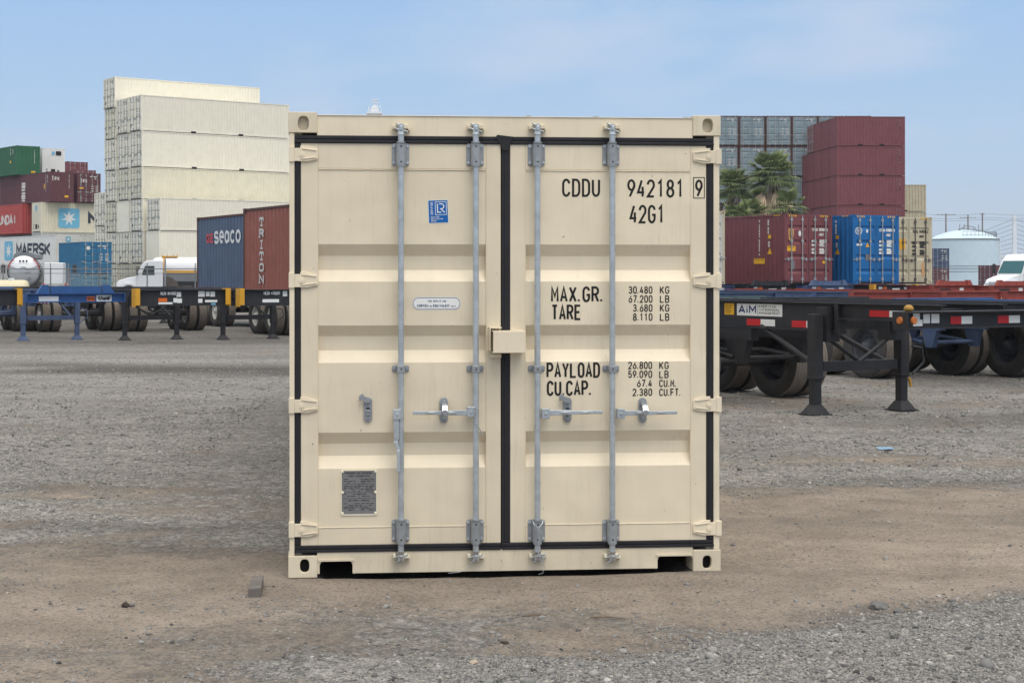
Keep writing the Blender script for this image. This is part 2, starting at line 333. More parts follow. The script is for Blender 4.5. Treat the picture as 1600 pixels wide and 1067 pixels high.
def ribbon2(pts, w, closed=False):
    """mitred flat stroke: returns verts2d, quads"""
    P = [Vector(p) for p in pts]
    Q = [P[0]]
    for p in P[1:]:
        if (p - Q[-1]).length > 1e-6: Q.append(p)
    if closed and (Q[0] - Q[-1]).length < 1e-6: Q.pop()
    n = len(Q); vs = []
    for i in range(n):
        a = Q[i] - Q[i - 1] if (i > 0 or closed) else Q[1] - Q[0]
        b = Q[(i + 1) % n] - Q[i] if (i < n - 1 or closed) else Q[-1] - Q[-2]
        a = a.normalized(); b = b.normalized()
        na = Vector((-a.y, a.x)); nb = Vector((-b.y, b.x)); mm = na + nb
        if mm.length < 1e-4: mm = na
        mm.normalize(); k = max(0.45, mm.dot(na)); mm = mm * (w / 2 / k)
        vs += [Q[i] + mm, Q[i] - mm]
    fs = [(2 * i, 2 * i + 1, 2 * ((i + 1) % n) + 1, 2 * ((i + 1) % n)) for i in range(n if closed else n - 1)]
    return vs, fs
def text(mb, st, o, rt, up, h, width=None, thick=None, m=0, gap=0.38, nrm=None, prop=False):
    """letters drawn as flat strokes in the plane (rt, up) from lower-left point o"""
    rt = Vector(rt).normalized(); up = Vector(up).normalized(); o = Vector(o)
    nrm = Vector(nrm).normalized() if nrm is not None else rt.cross(up)
    thick = thick or h * 0.13
    adv = [(.45 if (prop and c in '.Ii1 ') else (.5 if c == '.' else 1.0)) for c in st]
    tot = sum(adv)
    if width is None: width = h * 0.6 * tot
    cw = (width - thick) / (tot - gap)
    x = 0.0
    for c, a in zip(st, adv):
        gw = cw * (1 - gap) if not (prop and c in 'Ii1') else cw * .2
        for k, stt in enumerate(GL.get(c, [])):
            cl = isinstance(stt, tuple); pp = stt[1] if cl else stt
            hh = h - thick
            p2 = [(x + thick / 2 + px * gw, thick / 2 + py * hh) for px, py in pp]
            vs, fs = ribbon2(p2, thick, cl)
            lift = nrm * (0.0004 * k)
            mb.add([o + rt * v.x + up * v.y + lift for v in vs], fs, m)
        x += cw * a
    return mb
def rect(mb, o, rt, up, w, h, m=0, lift=0.0):
    rt = Vector(rt).normalized(); up = Vector(up).normalized(); o = Vector(o) + rt.cross(up) * lift
    return mb.add([o, o + rt * w, o + rt * w + up * h, o + up * h], [(0, 1, 2, 3)], m)
def poly(mb, o, rt, up, pts, m=0, lift=0.0):
    rt = Vector(rt).normalized(); up = Vector(up).normalized(); o = Vector(o) + rt.cross(up) * lift
    return mb.add([o + rt * a + up * b for a, b in pts], [tuple(range(len(pts)))], m)
def star(n, r, q): return [((r if i % 2 == 0 else q) * sin(pi * i / n), (r if i % 2 == 0 else q) * cos(pi * i / n)) for i in range(2 * n)]
def rrect(w, h, r, n=4):
    out = []
    for cx, cy, a in ((w - r, h - r, 0), (r, h - r, 90), (r, r, 180), (w - r, r, 270)):
        out += _arc(cx, cy, r, r, a, a + 90, n)
    return out

# ------------------------------------------------------------------ ground
def _hash(ix, iy, seed):
    h = (ix.astype(np.int64) * 374761393 + iy.astype(np.int64) * 668265263 + seed * 974634777) & 0x7fffffff
    h = ((h ^ (h >> 13)) * 1274126177) & 0x7fffffff
    return ((h ^ (h >> 16)) & 0xffff) / 65535.0
def vnoise(x, y, seed=0):
    ix = np.floor(x); iy = np.floor(y); fx = x - ix; fy = y - iy
    fx = fx * fx * (3 - 2 * fx); fy = fy * fy * (3 - 2 * fy)
    a = _hash(ix, iy, seed); b = _hash(ix + 1, iy, seed); c = _hash(ix, iy + 1, seed); d = _hash(ix + 1, iy + 1, seed)
    return (a * (1 - fx) + b * fx) * (1 - fy) + (c * (1 - fx) + d * fx) * fy
def fbm(x, y, seed=0, o=4):
    s = 0; a = 0.5; t = 0
    for i in range(o):
        s = s + a * vnoise(x * 2 ** i, y * 2 ** i, seed + i * 17); t += a; a *= 0.5
    return s / t
def sstep(e0, e1, x):
    t = np.clip((x - e0) / (e1 - e0), 0, 1); return t * t * (3 - 2 * t)
def gravel_mask(x, y):
    n = fbm(x * 0.45, y * 0.9, 3, 4) - 0.5; n2 = fbm(x * 1.7, y * 3.0, 9, 4) - 0.5
    q = n * 1.3 + n2 * 0.9
    g = 0.62 + q * 1.3
    g = g + 0.35 * sstep(12, 16, y) + 0.22 * sstep(-.6, -1.4, x) * sstep(9.5, 12, y) - 0.10 * sstep(10.5, 8.5, y)
    rightdirt = sstep(-1.6, 0.6, x) * sstep(8.0, 8.7, y + q * .6) * sstep(13.2, 11.2, y + q * 1.2 - .12 * x)
    g = g * (1 - 0.92 * rightdirt)
    front = sstep(-2.4, -1.2, x) * sstep(7.6, 8.3, y + q * .7) * sstep(9.6, 9.0, y)
    g = g * (1 - 0.75 * front)
    fl = sstep(-.2, -.8, x) * sstep(8.2, 7.4, y + q * .5)
    g = g * (1 - 0.35 * fl)
    left = sstep(-.9, -1.3, x) * sstep(12.5, 10.0, y + q * 3) * sstep(7.0, 8.4, y)
    g = g * (1 - 0.28 * left)
    d = (x + 0.1) * 1.95 - (y - 6.48) * 3.23          # right of and below the line of the loose gravel heap
    heap = sstep(-0.25, 0.35, d / 3.77 + q * 0.30) * sstep(9.3, 8.3, y)
    g = np.maximum(g, heap * 1.0)
    return np.clip(g, 0, 1), heap
YAW_ = math.atan2(.210, 2.43); DL_ = F / (727 / 2.591); XL_ = (450.5 - CX) / (727 / 2.591)
def ground_h(x, y):
    g, heap = gravel_mask(x, y)
    near = sstep(40, 14, y)
    h = (fbm(x * 1.3, y * 1.3, 21, 3) - .5) * 0.022 + (fbm(x * 6, y * 6, 31, 3) - .5) * 0.012 * (0.6 + g) + (fbm(x * 22, y * 22, 41, 2) - .5) * 0.008 * g
    h = h + heap * 0.03 * fbm(x * 2.2, y * 2.2, 51, 3)
    # earth banked against the right front corner of the container
    h = h + 0.018 * np.exp(-((x - 1.5) ** 2 / .12 + (y - 8.75) ** 2 / .05))
    # shallow hollow under the sill
    h = h - 0.012 * np.exp(-((x - 0.4) ** 2 / .9 + (y - 8.95) ** 2 / .05))
    # the ground sags below the floor of the container
    ux = (x - XL_) * cos(YAW_) + (y - DL_) * sin(YAW_); uy = -(x - XL_) * sin(YAW_) + (y - DL_) * cos(YAW_)
    sag = sstep(.15, .22, ux) * sstep(2.30, 2.22, ux) * sstep(.00, .05, uy) * sstep(11, 10, uy)
    return h * near - 0.004 - .045 * sag
def spaced(a, b, step, far, lo=None, ratio=1.18):
    c = list(np.arange(a, b + step * .5, step)); r = []; v = b; s = step
    while v < far: s *= ratio; v += s; r.append(v)
    l = []; v = a; s = step
    lo = -far if lo is None else lo
    while v > lo: s *= ratio; v -= s; l.append(v)
    return np.array(l[::-1] + c + r)
xs = spaced(-5.0, 5.6, 0.026, 6000, ratio=1.10); ys = spaced(5.9, 13.5, 0.026, 7500, lo=-400, ratio=1.07)
GX, GY = np.meshgrid(xs, ys)
GH = ground_h(GX, GY); GM, GHEAP = gravel_mask(GX, GY)
nx, ny = len(xs), len(ys)
me = bpy.data.meshes.new('ground')
me.vertices.add(nx * ny)
me.vertices.foreach_set('co', np.stack([GX, GY, GH], -1).astype(np.float32).ravel())
ii = (np.arange(ny - 1)[:, None] * nx + np.arange(nx - 1)[None, :]).ravel()
quads = np.stack([ii, ii + 1, ii + nx + 1, ii + nx], -1)
me.loops.add(quads.size); me.polygons.add(len(quads))
me.loops.foreach_set('vertex_index', quads.astype(np.int32).ravel())
me.polygons.foreach_set('loop_start', np.arange(0, quads.size, 4, dtype=np.int32))
me.polygons.foreach_set('use_smooth', np.ones(len(quads), dtype=bool))
me.update(calc_edges=True); me.validate()
def fattr(me, name, arr):
    a = me.attributes.new(name, 'FLOAT', 'POINT'); a.data.foreach_set('value', np.ascontiguousarray(arr, dtype=np.float32).ravel())
fattr(me, 'gravel', GM)
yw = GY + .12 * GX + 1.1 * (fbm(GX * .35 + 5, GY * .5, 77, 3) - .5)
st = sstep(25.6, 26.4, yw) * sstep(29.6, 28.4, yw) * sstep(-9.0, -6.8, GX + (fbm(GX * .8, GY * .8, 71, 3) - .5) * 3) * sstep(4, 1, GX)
st2 = sstep(.5, .66, fbm(GX * .5 + 9, GY * .7, 88, 4)) * sstep(14, 17, GY) * sstep(27, 22, GY) * sstep(6, 7, GX) * .6  # slight shadow at the right, painted into the ground colour as darker blotches
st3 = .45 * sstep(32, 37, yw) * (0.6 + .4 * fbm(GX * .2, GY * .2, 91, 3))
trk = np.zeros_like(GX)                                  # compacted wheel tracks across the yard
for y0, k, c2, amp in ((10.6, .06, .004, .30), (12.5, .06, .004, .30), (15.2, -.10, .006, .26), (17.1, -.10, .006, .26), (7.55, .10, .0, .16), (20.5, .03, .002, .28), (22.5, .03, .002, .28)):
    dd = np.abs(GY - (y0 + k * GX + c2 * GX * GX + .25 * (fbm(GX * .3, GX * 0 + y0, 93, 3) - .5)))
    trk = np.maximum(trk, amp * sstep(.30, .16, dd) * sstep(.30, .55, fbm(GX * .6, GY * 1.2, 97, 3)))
fattr(me, 'stain_shade', np.clip(st + st2 + st3 + trk, 0, 1))
g_o = bpy.data.objects.new('ground', me); COL.objects.link(g_o); g_o['kind'] = 'structure'

def ground_material():
    m = bpy.data.materials.new('gravel and dirt yard'); m.use_nodes = True; t = m.node_tree; L = t.links.new
    b = t.nodes['Principled BSDF']; b.inputs['Roughness'].default_value = 0.95; b.inputs['Specular IOR Level'].default_value = 0.12
    c = _n(t, 'ShaderNodeTexCoord'); P = c.outputs['Object']
    ga = _n(t, 'ShaderNodeAttribute', attribute_name='gravel'); sa = _n(t, 'ShaderNodeAttribute', attribute_name='stain_shade')
    # crushed stone cells at two sizes
    def cells(scale, lo, hi):
        v = _n(t, 'ShaderNodeTexVoronoi', Scale=scale, Randomness=1.0); L(P, v.inputs['Vector'])
        sp = _n(t, 'ShaderNodeSeparateColor'); L(v.outputs['Color'], sp.inputs['Color'])
        r = _n(t, 'ShaderNodeValToRGB'); r.color_ramp.elements[0].color = lo; r.color_ramp.elements[1].color = hi
        e = r.color_ramp.elements.new(.5); e.color = tuple((a + bb) / 2 * .92 for a, bb in zip(lo, hi))[:3] + (1,)
        L(sp.outputs[0], r.inputs['Fac']); return v, r
    v1, r1 = cells(58, (0.10, 0.096, 0.090, 1), (0.54, 0.512, 0.468, 1))
    v2, r2 = cells(21, (0.14, 0.134, 0.125, 1), (0.50, 0.474, 0.434, 1))
    mg = _n(t, 'ShaderNodeMix', data_type='RGBA'); mg.inputs['Factor'].default_value = .42
    L(r1.outputs['Color'], mg.inputs['A']); L(r2.outputs['Color'], mg.inputs['B'])
    # dirt
    nd = _n(t, 'ShaderNodeTexNoise', Scale=2.2, Detail=9.0, Roughness=.7); L(P, nd.inputs['Vector'])
    rd = _n(t, 'ShaderNodeValToRGB'); rd.color_ramp.elements[0].color = (0.225, 0.187, 0.153, 1); rd.color_ramp.elements[0].position = .3
    rd.color_ramp.elements[1].color = (0.375, 0.318, 0.262, 1); rd.color_ramp.elements[1].position = .72; L(nd.outputs['Fac'], rd.inputs['Fac'])
    nf = _n(t, 'ShaderNodeTexNoise', Scale=60.0, Detail=4.0, Roughness=.7); L(P, nf.inputs['Vector'])
    rf = _n(t, 'ShaderNodeMapRange'); rf.inputs['From Min'].default_value = .3; rf.inputs['From Max'].default_value = .7; rf.inputs['To Min'].default_value = .78; rf.inputs['To Max'].default_value = 1.2
    L(nf.outputs['Fac'], rf.inputs['Value'])
    md = _n(t, 'ShaderNodeHueSaturation'); L(rd.outputs['Color'], md.inputs['Color']); L(rf.outputs['Result'], md.inputs['Value'])
    vd = _n(t, 'ShaderNodeTexVoronoi', Scale=75.0, Randomness=1.0); L(P, vd.inputs['Vector']); sd_ = _n(t, 'ShaderNodeSeparateColor'); L(vd.outputs['Color'], sd_.inputs['Color'])
    rdv = _n(t, 'ShaderNodeMapRange'); rdv.inputs['From Min'].default_value = .0; rdv.inputs['From Max'].default_value = .35; rdv.inputs['To Min'].default_value = .62; rdv.inputs['To Max'].default_value = 1.0; L(sd_.outputs[0], rdv.inputs['Value'])
    md2 = _n(t, 'ShaderNodeHueSaturation'); L(md.outputs['Color'], md2.inputs['Color']); L(rdv.outputs['Result'], md2.inputs['Value']); md = md2
    # breakup of the mask
    nb = _n(t, 'ShaderNodeTexNoise', Scale=9.0, Detail=8.0, Roughness=.72); L(P, nb.inputs['Vector'])
    ad = _n(t, 'ShaderNodeMath', operation='MULTIPLY_ADD'); ad.inputs[1].default_value = 1.5; ad.inputs[2].default_value = -.75; L(nb.outputs['Fac'], ad.inputs[0])
    a2 = _n(t, 'ShaderNodeMath', operation='ADD'); L(ga.outputs['Fac'], a2.inputs[0]); L(ad.outputs[0], a2.inputs[1])
    mr = _n(t, 'ShaderNodeMapRange'); mr.inputs['From Min'].default_value = .20; mr.inputs['From Max'].default_value = .85; mr.interpolation_type = 'SMOOTHSTEP'; L(a2.outputs[0], mr.inputs['Value'])
    mx = _n(t, 'ShaderNodeMix', data_type='RGBA'); L(mr.outputs['Result'], mx.inputs['Factor']); L(md.outputs['Color'], mx.inputs['A']); L(mg.outputs['Result'], mx.inputs['B'])
    # clumps of larger dark chips
    nk = _n(t, 'ShaderNodeTexNoise', Scale=7.0, Detail=8.0, Roughness=.82); L(P, nk.inputs['Vector'])
    rk = _n(t, 'ShaderNodeMapRange'); rk.inputs['From Min'].default_value = .50; rk.inputs['From Max'].default_value = .64; rk.inputs['To Max'].default_value = .72; L(nk.outputs['Fac'], rk.inputs['Value'])
    mk_ = _n(t, 'ShaderNodeMath', operation='MULTIPLY'); L(rk.outputs['Result'], mk_.inputs[0]); L(mr.outputs['Result'], mk_.inputs[1])
    mxk = _n(t, 'ShaderNodeMix', data_type='RGBA'); mxk.inputs['B'].default_value = (0.095, 0.092, 0.09, 1); L(mk_.outputs[0], mxk.inputs['Factor']); L(mx.outputs['Result'], mxk.inputs['A']); mx = mxk
    nw = _n(t, 'ShaderNodeTexNoise', Scale=9.0, Detail=8.0, Roughness=.85); mpw = _n(t, 'ShaderNodeMapping', Location=(7, 3, 0)); L(P, mpw.inputs['Vector']); L(mpw.outputs['Vector'], nw.inputs['Vector'])
    rw = _n(t, 'ShaderNodeMapRange'); rw.inputs['From Min'].default_value = .53; rw.inputs['From Max'].default_value = .66; rw.inputs['To Max'].default_value = .55; L(nw.outputs['Fac'], rw.inputs['Value'])
    mw = _n(t, 'ShaderNodeMath', operation='MULTIPLY'); L(rw.outputs['Result'], mw.inputs[0]); L(mr.outputs['Result'], mw.inputs[1])
    mxw = _n(t, 'ShaderNodeMix', data_type='RGBA'); mxw.inputs['B'].default_value = (0.46, 0.445, 0.42, 1); L(mw.outputs[0], mxw.inputs['Factor']); L(mx.outputs['Result'], mxw.inputs['A']); mx = mxw
    # slow tone changes, dust drifts along the wheel tracks
    mpp = _n(t, 'ShaderNodeMapping', Scale=(.22, .6, 1)); L(P, mpp.inputs['Vector'])
    nl = _n(t, 'ShaderNodeTexNoise', Scale=1.0, Detail=6.0, Roughness=.6); L(mpp.outputs['Vector'], nl.inputs['Vector'])
    rl = _n(t, 'ShaderNodeMapRange'); rl.inputs['From Min'].default_value = .3; rl.inputs['From Max'].default_value = .7; rl.inputs['To Min'].default_value = .78; rl.inputs['To Max'].default_value = 1.16
    L(nl.outputs['Fac'], rl.inputs['Value'])
    hv = _n(t, 'ShaderNodeHueSaturation'); L(mx.outputs['Result'], hv.inputs['Color']); L(rl.outputs['Result'], hv.inputs['Value'])
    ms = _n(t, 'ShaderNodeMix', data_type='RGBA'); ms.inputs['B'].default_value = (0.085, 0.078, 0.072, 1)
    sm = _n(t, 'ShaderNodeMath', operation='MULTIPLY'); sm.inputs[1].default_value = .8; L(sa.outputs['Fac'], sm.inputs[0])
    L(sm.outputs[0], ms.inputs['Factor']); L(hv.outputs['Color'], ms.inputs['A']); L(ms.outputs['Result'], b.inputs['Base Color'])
    # relief
    i1 = _n(t, 'ShaderNodeMath', operation='MULTIPLY'); L(v1.outputs['Distance'], i1.inputs[0]); i1.inputs[1].default_value = -1.0
    i2 = _n(t, 'ShaderNodeMath', operation='MULTIPLY_ADD'); L(v2.outputs['Distance'], i2.inputs[0]); i2.inputs[1].default_value = -1.2; L(i1.outputs[0], i2.inputs[2])
    i3 = _n(t, 'ShaderNodeMath', operation='MULTIPLY'); L(i2.outputs[0], i3.inputs[0]); L(mr.outputs['Result'], i3.inputs[1])
    i4 = _n(t, 'ShaderNodeMath', operation='MULTIPLY_ADD'); L(nf.outputs['Fac'], i4.inputs[0]); i4.inputs[1].default_value = .7; L(i3.outputs[0], i4.inputs[2])
    bp = _n(t, 'ShaderNodeBump', Strength=.9, Distance=.022); L(i4.outputs[0], bp.inputs['Height']); L(bp.outputs['Normal'], b.inputs['Normal'])
    return m
me.materials.append(ground_material())

def stone_material():
    m = bpy.data.materials.new('crushed stone'); m.use_nodes = True; t = m.node_tree; b = t.nodes['Principled BSDF']
    b.inputs['Roughness'].default_value = .9; b.inputs['Specular IOR Level'].default_value = .15
    a = _n(t, 'ShaderNodeAttribute', attribute_name='tone'); r = _n(t, 'ShaderNodeValToRGB')
    r.color_ramp.elements[0].color = (0.07, 0.068, 0.066, 1); r.color_ramp.elements[1].color = (0.46, 0.44, 0.41, 1)
    e = r.color_ramp.elements.new(.45); e.color = (0.23, 0.224, 0.215, 1); e = r.color_ramp.elements.new(.8); e.color = (0.33, 0.312, 0.285, 1)
    t.links.new(a.outputs['Fac'], r.inputs['Fac'])
    n = _n(t, 'ShaderNodeTexNoise', Scale=90.0, Detail=4.0); c = _n(t, 'ShaderNodeTexCoord'); t.links.new(c.outputs['Object'], n.inputs['Vector'])
    mr = _n(t, 'ShaderNodeMapRange'); mr.inputs['To Min'].default_value = .7; mr.inputs['To Max'].default_value = 1.3; t.links.new(n.outputs['Fac'], mr.inputs['Value'])
    h = _n(t, 'ShaderNodeHueSaturation'); t.links.new(r.outputs['Color'], h.inputs['Color']); t.links.new(mr.outputs['Result'], h.inputs['Value'])
    t.links.new(h.outputs['Color'], b.inputs['Base Color'])
    return m
STONE = stone_material()
def ico():
    bm = bmesh.new(); bmesh.ops.create_icosphere(bm, subdivisions=1, radius=1)
    v = np.array([x.co[:] for x in bm.verts]); f = np.array([[q.index for q in p.verts] for p in bm.faces]); bm.free(); return v, f
IV, IF = ico()
def scatter_stones():
    # candidate positions weighted towards what is near, kept by the gravel mask; none inside the container
    N = 480000
    u = rng.random(N); y = 6.0 * (36.0 / 6.0) ** (u ** 1.05); x = (rng.random(N) * 1640 - 20 - CX) / F * y
    g, heap = gravel_mask(x, y); clump = fbm(x * 3, y * 3, 61, 3)
    p = np.clip(heap * .9 + g * .42 * sstep(.35, .6, clump) + .03, 0, 1) * sstep(36, 22, y)
    keep = rng.random(N) < p
    inside = (y > 8.72 + (x + .85) * .086) & (x > -2.2) & (x < 1.62)
    keep &= ~inside
    x, y, heap = x[keep], y[keep], heap[keep]; n = len(x)
    r = np.exp(rng.normal(np.log(0.0033), .50, n)) * (1 + .15 * heap); big = rng.random(n) < .007; r = np.where(big, r * 2.5, r) * (1 + 1.0 * sstep(9, 16, y)); r = np.clip(r, .002, .028)
    z = ground_h(x, y)
    base = IV[None] * (1 + (rng.random((n, len(IV), 1)) - .5) * .5)
    sc = np.stack([r * (.8 + .7 * rng.random(n)), r * (.8 + .5 * rng.random(n)), r * (.5 + .4 * rng.random(n))], -1)
    v = base * sc[:, None, :]
    a = rng.random(n) * 2 * pi; ca, sa = np.cos(a)[:, None], np.sin(a)[:, None]
    tl = (rng.random(n) - .5)[:, None] * .9
    zx = v[:, :, 2] + v[:, :, 0] * tl
    vx = v[:, :, 0] * ca - v[:, :, 1] * sa + x[:, None]; vy = v[:, :, 0] * sa + v[:, :, 1] * ca + y[:, None]
    vz = zx + (z + r * .10)[:, None]
    co = np.stack([vx, vy, vz], -1).reshape(-1, 3)
    fs = (IF[None] + (np.arange(n) * len(IV))[:, None, None]).reshape(-1, 3)
    me = bpy.data.meshes.new('gravel'); me.vertices.add(len(co)); me.vertices.foreach_set('co', co.astype(np.float32).ravel())
    me.loops.add(fs.size); me.polygons.add(len(fs)); me.loops.foreach_set('vertex_index', fs.astype(np.int32).ravel())
    me.polygons.foreach_set('loop_start', np.arange(0, fs.size, 3, dtype=np.int32)); me.update(calc_edges=True)
    fattr(me, 'tone', np.repeat(np.clip(rng.normal(.49, .20, n), 0, 1), len(IV)))
    me.materials.append(STONE)
    o = bpy.data.objects.new('gravel', me); COL.objects.link(o)
    tag(o, 'loose grey crushed stones scattered over the dirt yard', 'gravel', kind='stuff')
scatter_stones()

# ------------------------------------------------------------------ the tan container in front
YAW = math.atan2(.210, 2.43); MW, MH, ML = 2.455, 2.595, 12.19
SL = 727 / 2.591; DL = F / SL; XL = (450.5 - CX) / SL
cyw, syw = cos(YAW), sin(YAW)
def U(px):
    k = (px - CX) / F; return (k * DL - XL) / (cyw - k * syw)
def Z(px, py): return CH + (HY - py) * (DL + U(px) * syw) / F
def UZ(px, py): return U(px), Z(px, py)
box = empty('shipping_container', (XL, DL, 0), YAW)
tag(box, 'large tan shipping container with closed double doors standing on the dirt in the foreground', 'container')

def casting(name, x0, z0, w, h, d, hx, hz, rx, rz, y=0.0, flip=1, back=TAN):
    """corner fitting: block with an oval hole in its outer face; flip=-1 puts the face at the far end"""
    mb = MB(); n = 32
    def P(px, pz, dy): return (px, y + dy * flip, pz)
    hole = []; outr = []
    for i in range(n):
        t = 2 * pi * (i + .5) / n; c, s_ = cos(t), sin(t)
        e = 0.75
        hole.append((hx + rx * math.copysign(abs(c) ** e, c), hz + rz * math.copysign(abs(s_) ** e, s_)))
        k = 1e9
        if c > 1e-6: k = min(k, (x0 + w - hx) / c)
        if c < -1e-6: k = min(k, (x0 - hx) / c)
        if s_ > 1e-6: k = min(k, (z0 + h - hz) / s_)
        if s_ < -1e-6: k = min(k, (z0 - hz) / s_)
        outr.append((hx + c * k, hz + s_ * k))
    # snap nearest samples to the corners
    for cxx, czz in ((x0, z0), (x0 + w, z0), (x0, z0 + h), (x0 + w, z0 + h)):
        j = min(range(n), key=lambda i: (outr[i][0] - cxx) ** 2 + (outr[i][1] - czz) ** 2); outr[j] = (cxx, czz)
    vs = [P(a, b, 0) for a, b in hole] + [P(a, b, 0) for a, b in outr] + [P(a, b, .03) for a, b in hole] + [P(a, b, d) for a, b in outr]
    fs = []
    for i in range(n):
        j = (i + 1) % n
        fs += [(i, j, n + j, n + i), (i, 2 * n + i, 2 * n + j, j), (n + i, n + j, 3 * n + j, 3 * n + i)]
    mb.add(vs, fs, 0)
    mb.add([P(a, b, .03 + .012) for a, b in [(hx - rx * 1.1, hz - rz * 1.1), (hx + rx * 1.1, hz - rz * 1.1), (hx + rx * 1.1, hz + rz * 1.1), (hx - rx * 1.1, hz + rz * 1.1)]], [(0, 1, 2, 3)], 1)
    mb.add([P(a, b, d) for a, b in outr], [tuple(range(n))], 0)
    return mb.build(name, [TAN_DIRTY, back], box, bevel=.004)
LXo, LZo = 0.0, 0.0
CW, CHh = .160, .116
casting('corner_casting', 0, MH - CHh, CW, CHh, .17, U(474), Z(474, 193), .030, .040)
casting('corner_casting', MW - CW, MH - CHh, CW, CHh, .17, U(1106), Z(1106, 197), .030, .040)
casting('corner_casting', 0, 0, CW, CHh + .006, .17, U(476), Z(476, 884), .026, .037, back=HOLE)
casting('corner_casting', MW - CW, 0, CW, CHh + .006, .17, U(1105), Z(1105, 878), .026, .037, back=HOLE)
for x0 in (0, MW - CW):
    for z0 in (0, MH - CHh):
        casting('corner_casting', x0, z0, CW, CHh, .17, x0 + CW / 2, z0 + CHh / 2, .028, .038, y=ML, flip=-1, back=HOLE)
pw = .034
for x0, x1 in ((0.006, pw), (MW - pw - .006, MW - 0.006)):
    MB().box(x0, x1, .006, .16, CHh + .006, MH - CHh).build('corner_post', TAN, box, bevel=.004)
    MB().box(x0 if x0 < 1 else MW - .11, .11 if x0 < 1 else x1, ML - .16, ML - .006, CHh, MH - CHh).build('corner_post', TAN, box, bevel=.004)
# inner post web behind the gasket
for x0 in (pw, MW - .075): MB().box(x0, x0 + .075 - pw, .045, .15, CHh, MH - CHh).build('post_web', TAN, box)
zt0 = Z(789, 214); zt1 = Z(789, 182)      # header
MB().box(CW, MW - CW, .010, .10, zt0, zt1 - .004).box(CW + .002, MW - CW - .002, .004, .11, zt1 - .004, zt1).build('door_header', TAN, box, bevel=.003)
for px in (827, 933, 1073, 1083): MB().box(U(px) - .012, U(px) + .012, .02, .05, zt1, zt1 + .007).build('gutter_clip', GALV_D, box)
zs1 = Z(789, 859); zs0 = 0.020
fl0, fl1, fr0, fr1 = U(499.5), U(551), U(1028), U(1083)
ft = Z(525, 877)
def arch(a, b): return [(b, zs0), (b, ft - .02), (b - .008, ft - .004), (b - .02, ft), (a + .02, ft), (a + .008, ft - .004), (a, ft - .02), (a, zs0)]
ab = CW
outline = [(CW, zs1), (CW, zs0)] + ([(fl0, zs0)] if fl0 > CW + .01 else []) + arch(fl0, fl1)[::-1][0:] + arch(fr0, fr1)[::-1] + [(MW - CW, zs0), (MW - CW, zs1)]
sill = MB(); sill.prism(outline, .010, .022, 'y')
for a, b in ((fl0, fl1), (fr0, fr1)):
    sill.box(a - .008, b + .008, .004, .010, ft, ft + .012)
sill.box(CW, MW - CW, .012, .10, zs1 - .006, zs1 + .004)
sill.build('door_sill', TAN_DIRTY, box, bevel=.002)
# fork pockets run under the floor as dark channels
for a, b in ((fl0, fl1), (fr0, fr1)):
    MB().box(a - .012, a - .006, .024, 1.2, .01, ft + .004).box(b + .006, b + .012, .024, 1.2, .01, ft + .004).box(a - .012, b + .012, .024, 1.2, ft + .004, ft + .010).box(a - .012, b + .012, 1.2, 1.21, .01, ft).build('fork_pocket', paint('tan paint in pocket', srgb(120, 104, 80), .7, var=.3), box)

def corr_wall(L, H, pitch=.278, dep=.036, flat=.07):
    """trapezoid sheet from 0..L along x, outer plane y=0, recess y=dep, z 0..H"""
    pts = []; x = 0.0; sl_ = (pitch - 2 * flat) / 2
    n = max(1, int(L / pitch)); p = L / n; k = p / pitch
    for i in range(n):
        o = i * p
        pts += [(o, 0), (o + flat * k, 0), (o + (flat + sl_) * k, dep), (o + (2 * flat + sl_) * k, dep)]
    pts.append((L, 0))
    vs = [(a, b, 0) for a, b in pts] + [(a, b, H) for a, b in pts]; m = len(pts)
    return vs, [(i, i + 1, m + i + 1, m + i) for i in range(m - 1)]
def wall_obj(name, vs, fs, mat, parent, f):
    mb = MB(); mb.add([f(p) for p in vs], fs); return mb.build(name, mat, parent, fix=False)
vs, fs = corr_wall(ML - .32, MH - .2)
wall_obj('side_wall', vs, fs, TAN, box, lambda p: (.012 + p[1], .16 + p[0], .12 + p[2]))
wall_obj('side_wall', vs, fs, TAN, box, lambda p: (MW - .012 - p[1], .16 + p[0], .12 + p[2]))
vs, fs = corr_wall(MW - .2, MH - .2)
wall_obj('end_wall', vs, fs, TAN, box, lambda p: (.1 + p[0], ML - .02 - p[1], .1 + p[2]))
MB().box(.01, MW - .01, .11, ML - .05, MH - .03, MH - .022).build('roof', TAN, box)
MB().box(.06, MW - .06, .11, ML - .05, .13, .15).build('floor', WOOD, box)
MB().box(.004, .05, .17, ML - .17, .014, .14).build('bottom_rail', TAN, box); MB().box(MW - .05, MW - .004, .17, ML - .17, .014, .14).build('bottom_rail', TAN, box)
MB().box(.004, .06, .17, ML - .17, MH - .08, MH - .02).build('top_rail', TAN, box); MB().box(MW - .06, MW - .004, .17, ML - .17, MH - .08, MH - .02).build('top_rail', TAN, box)

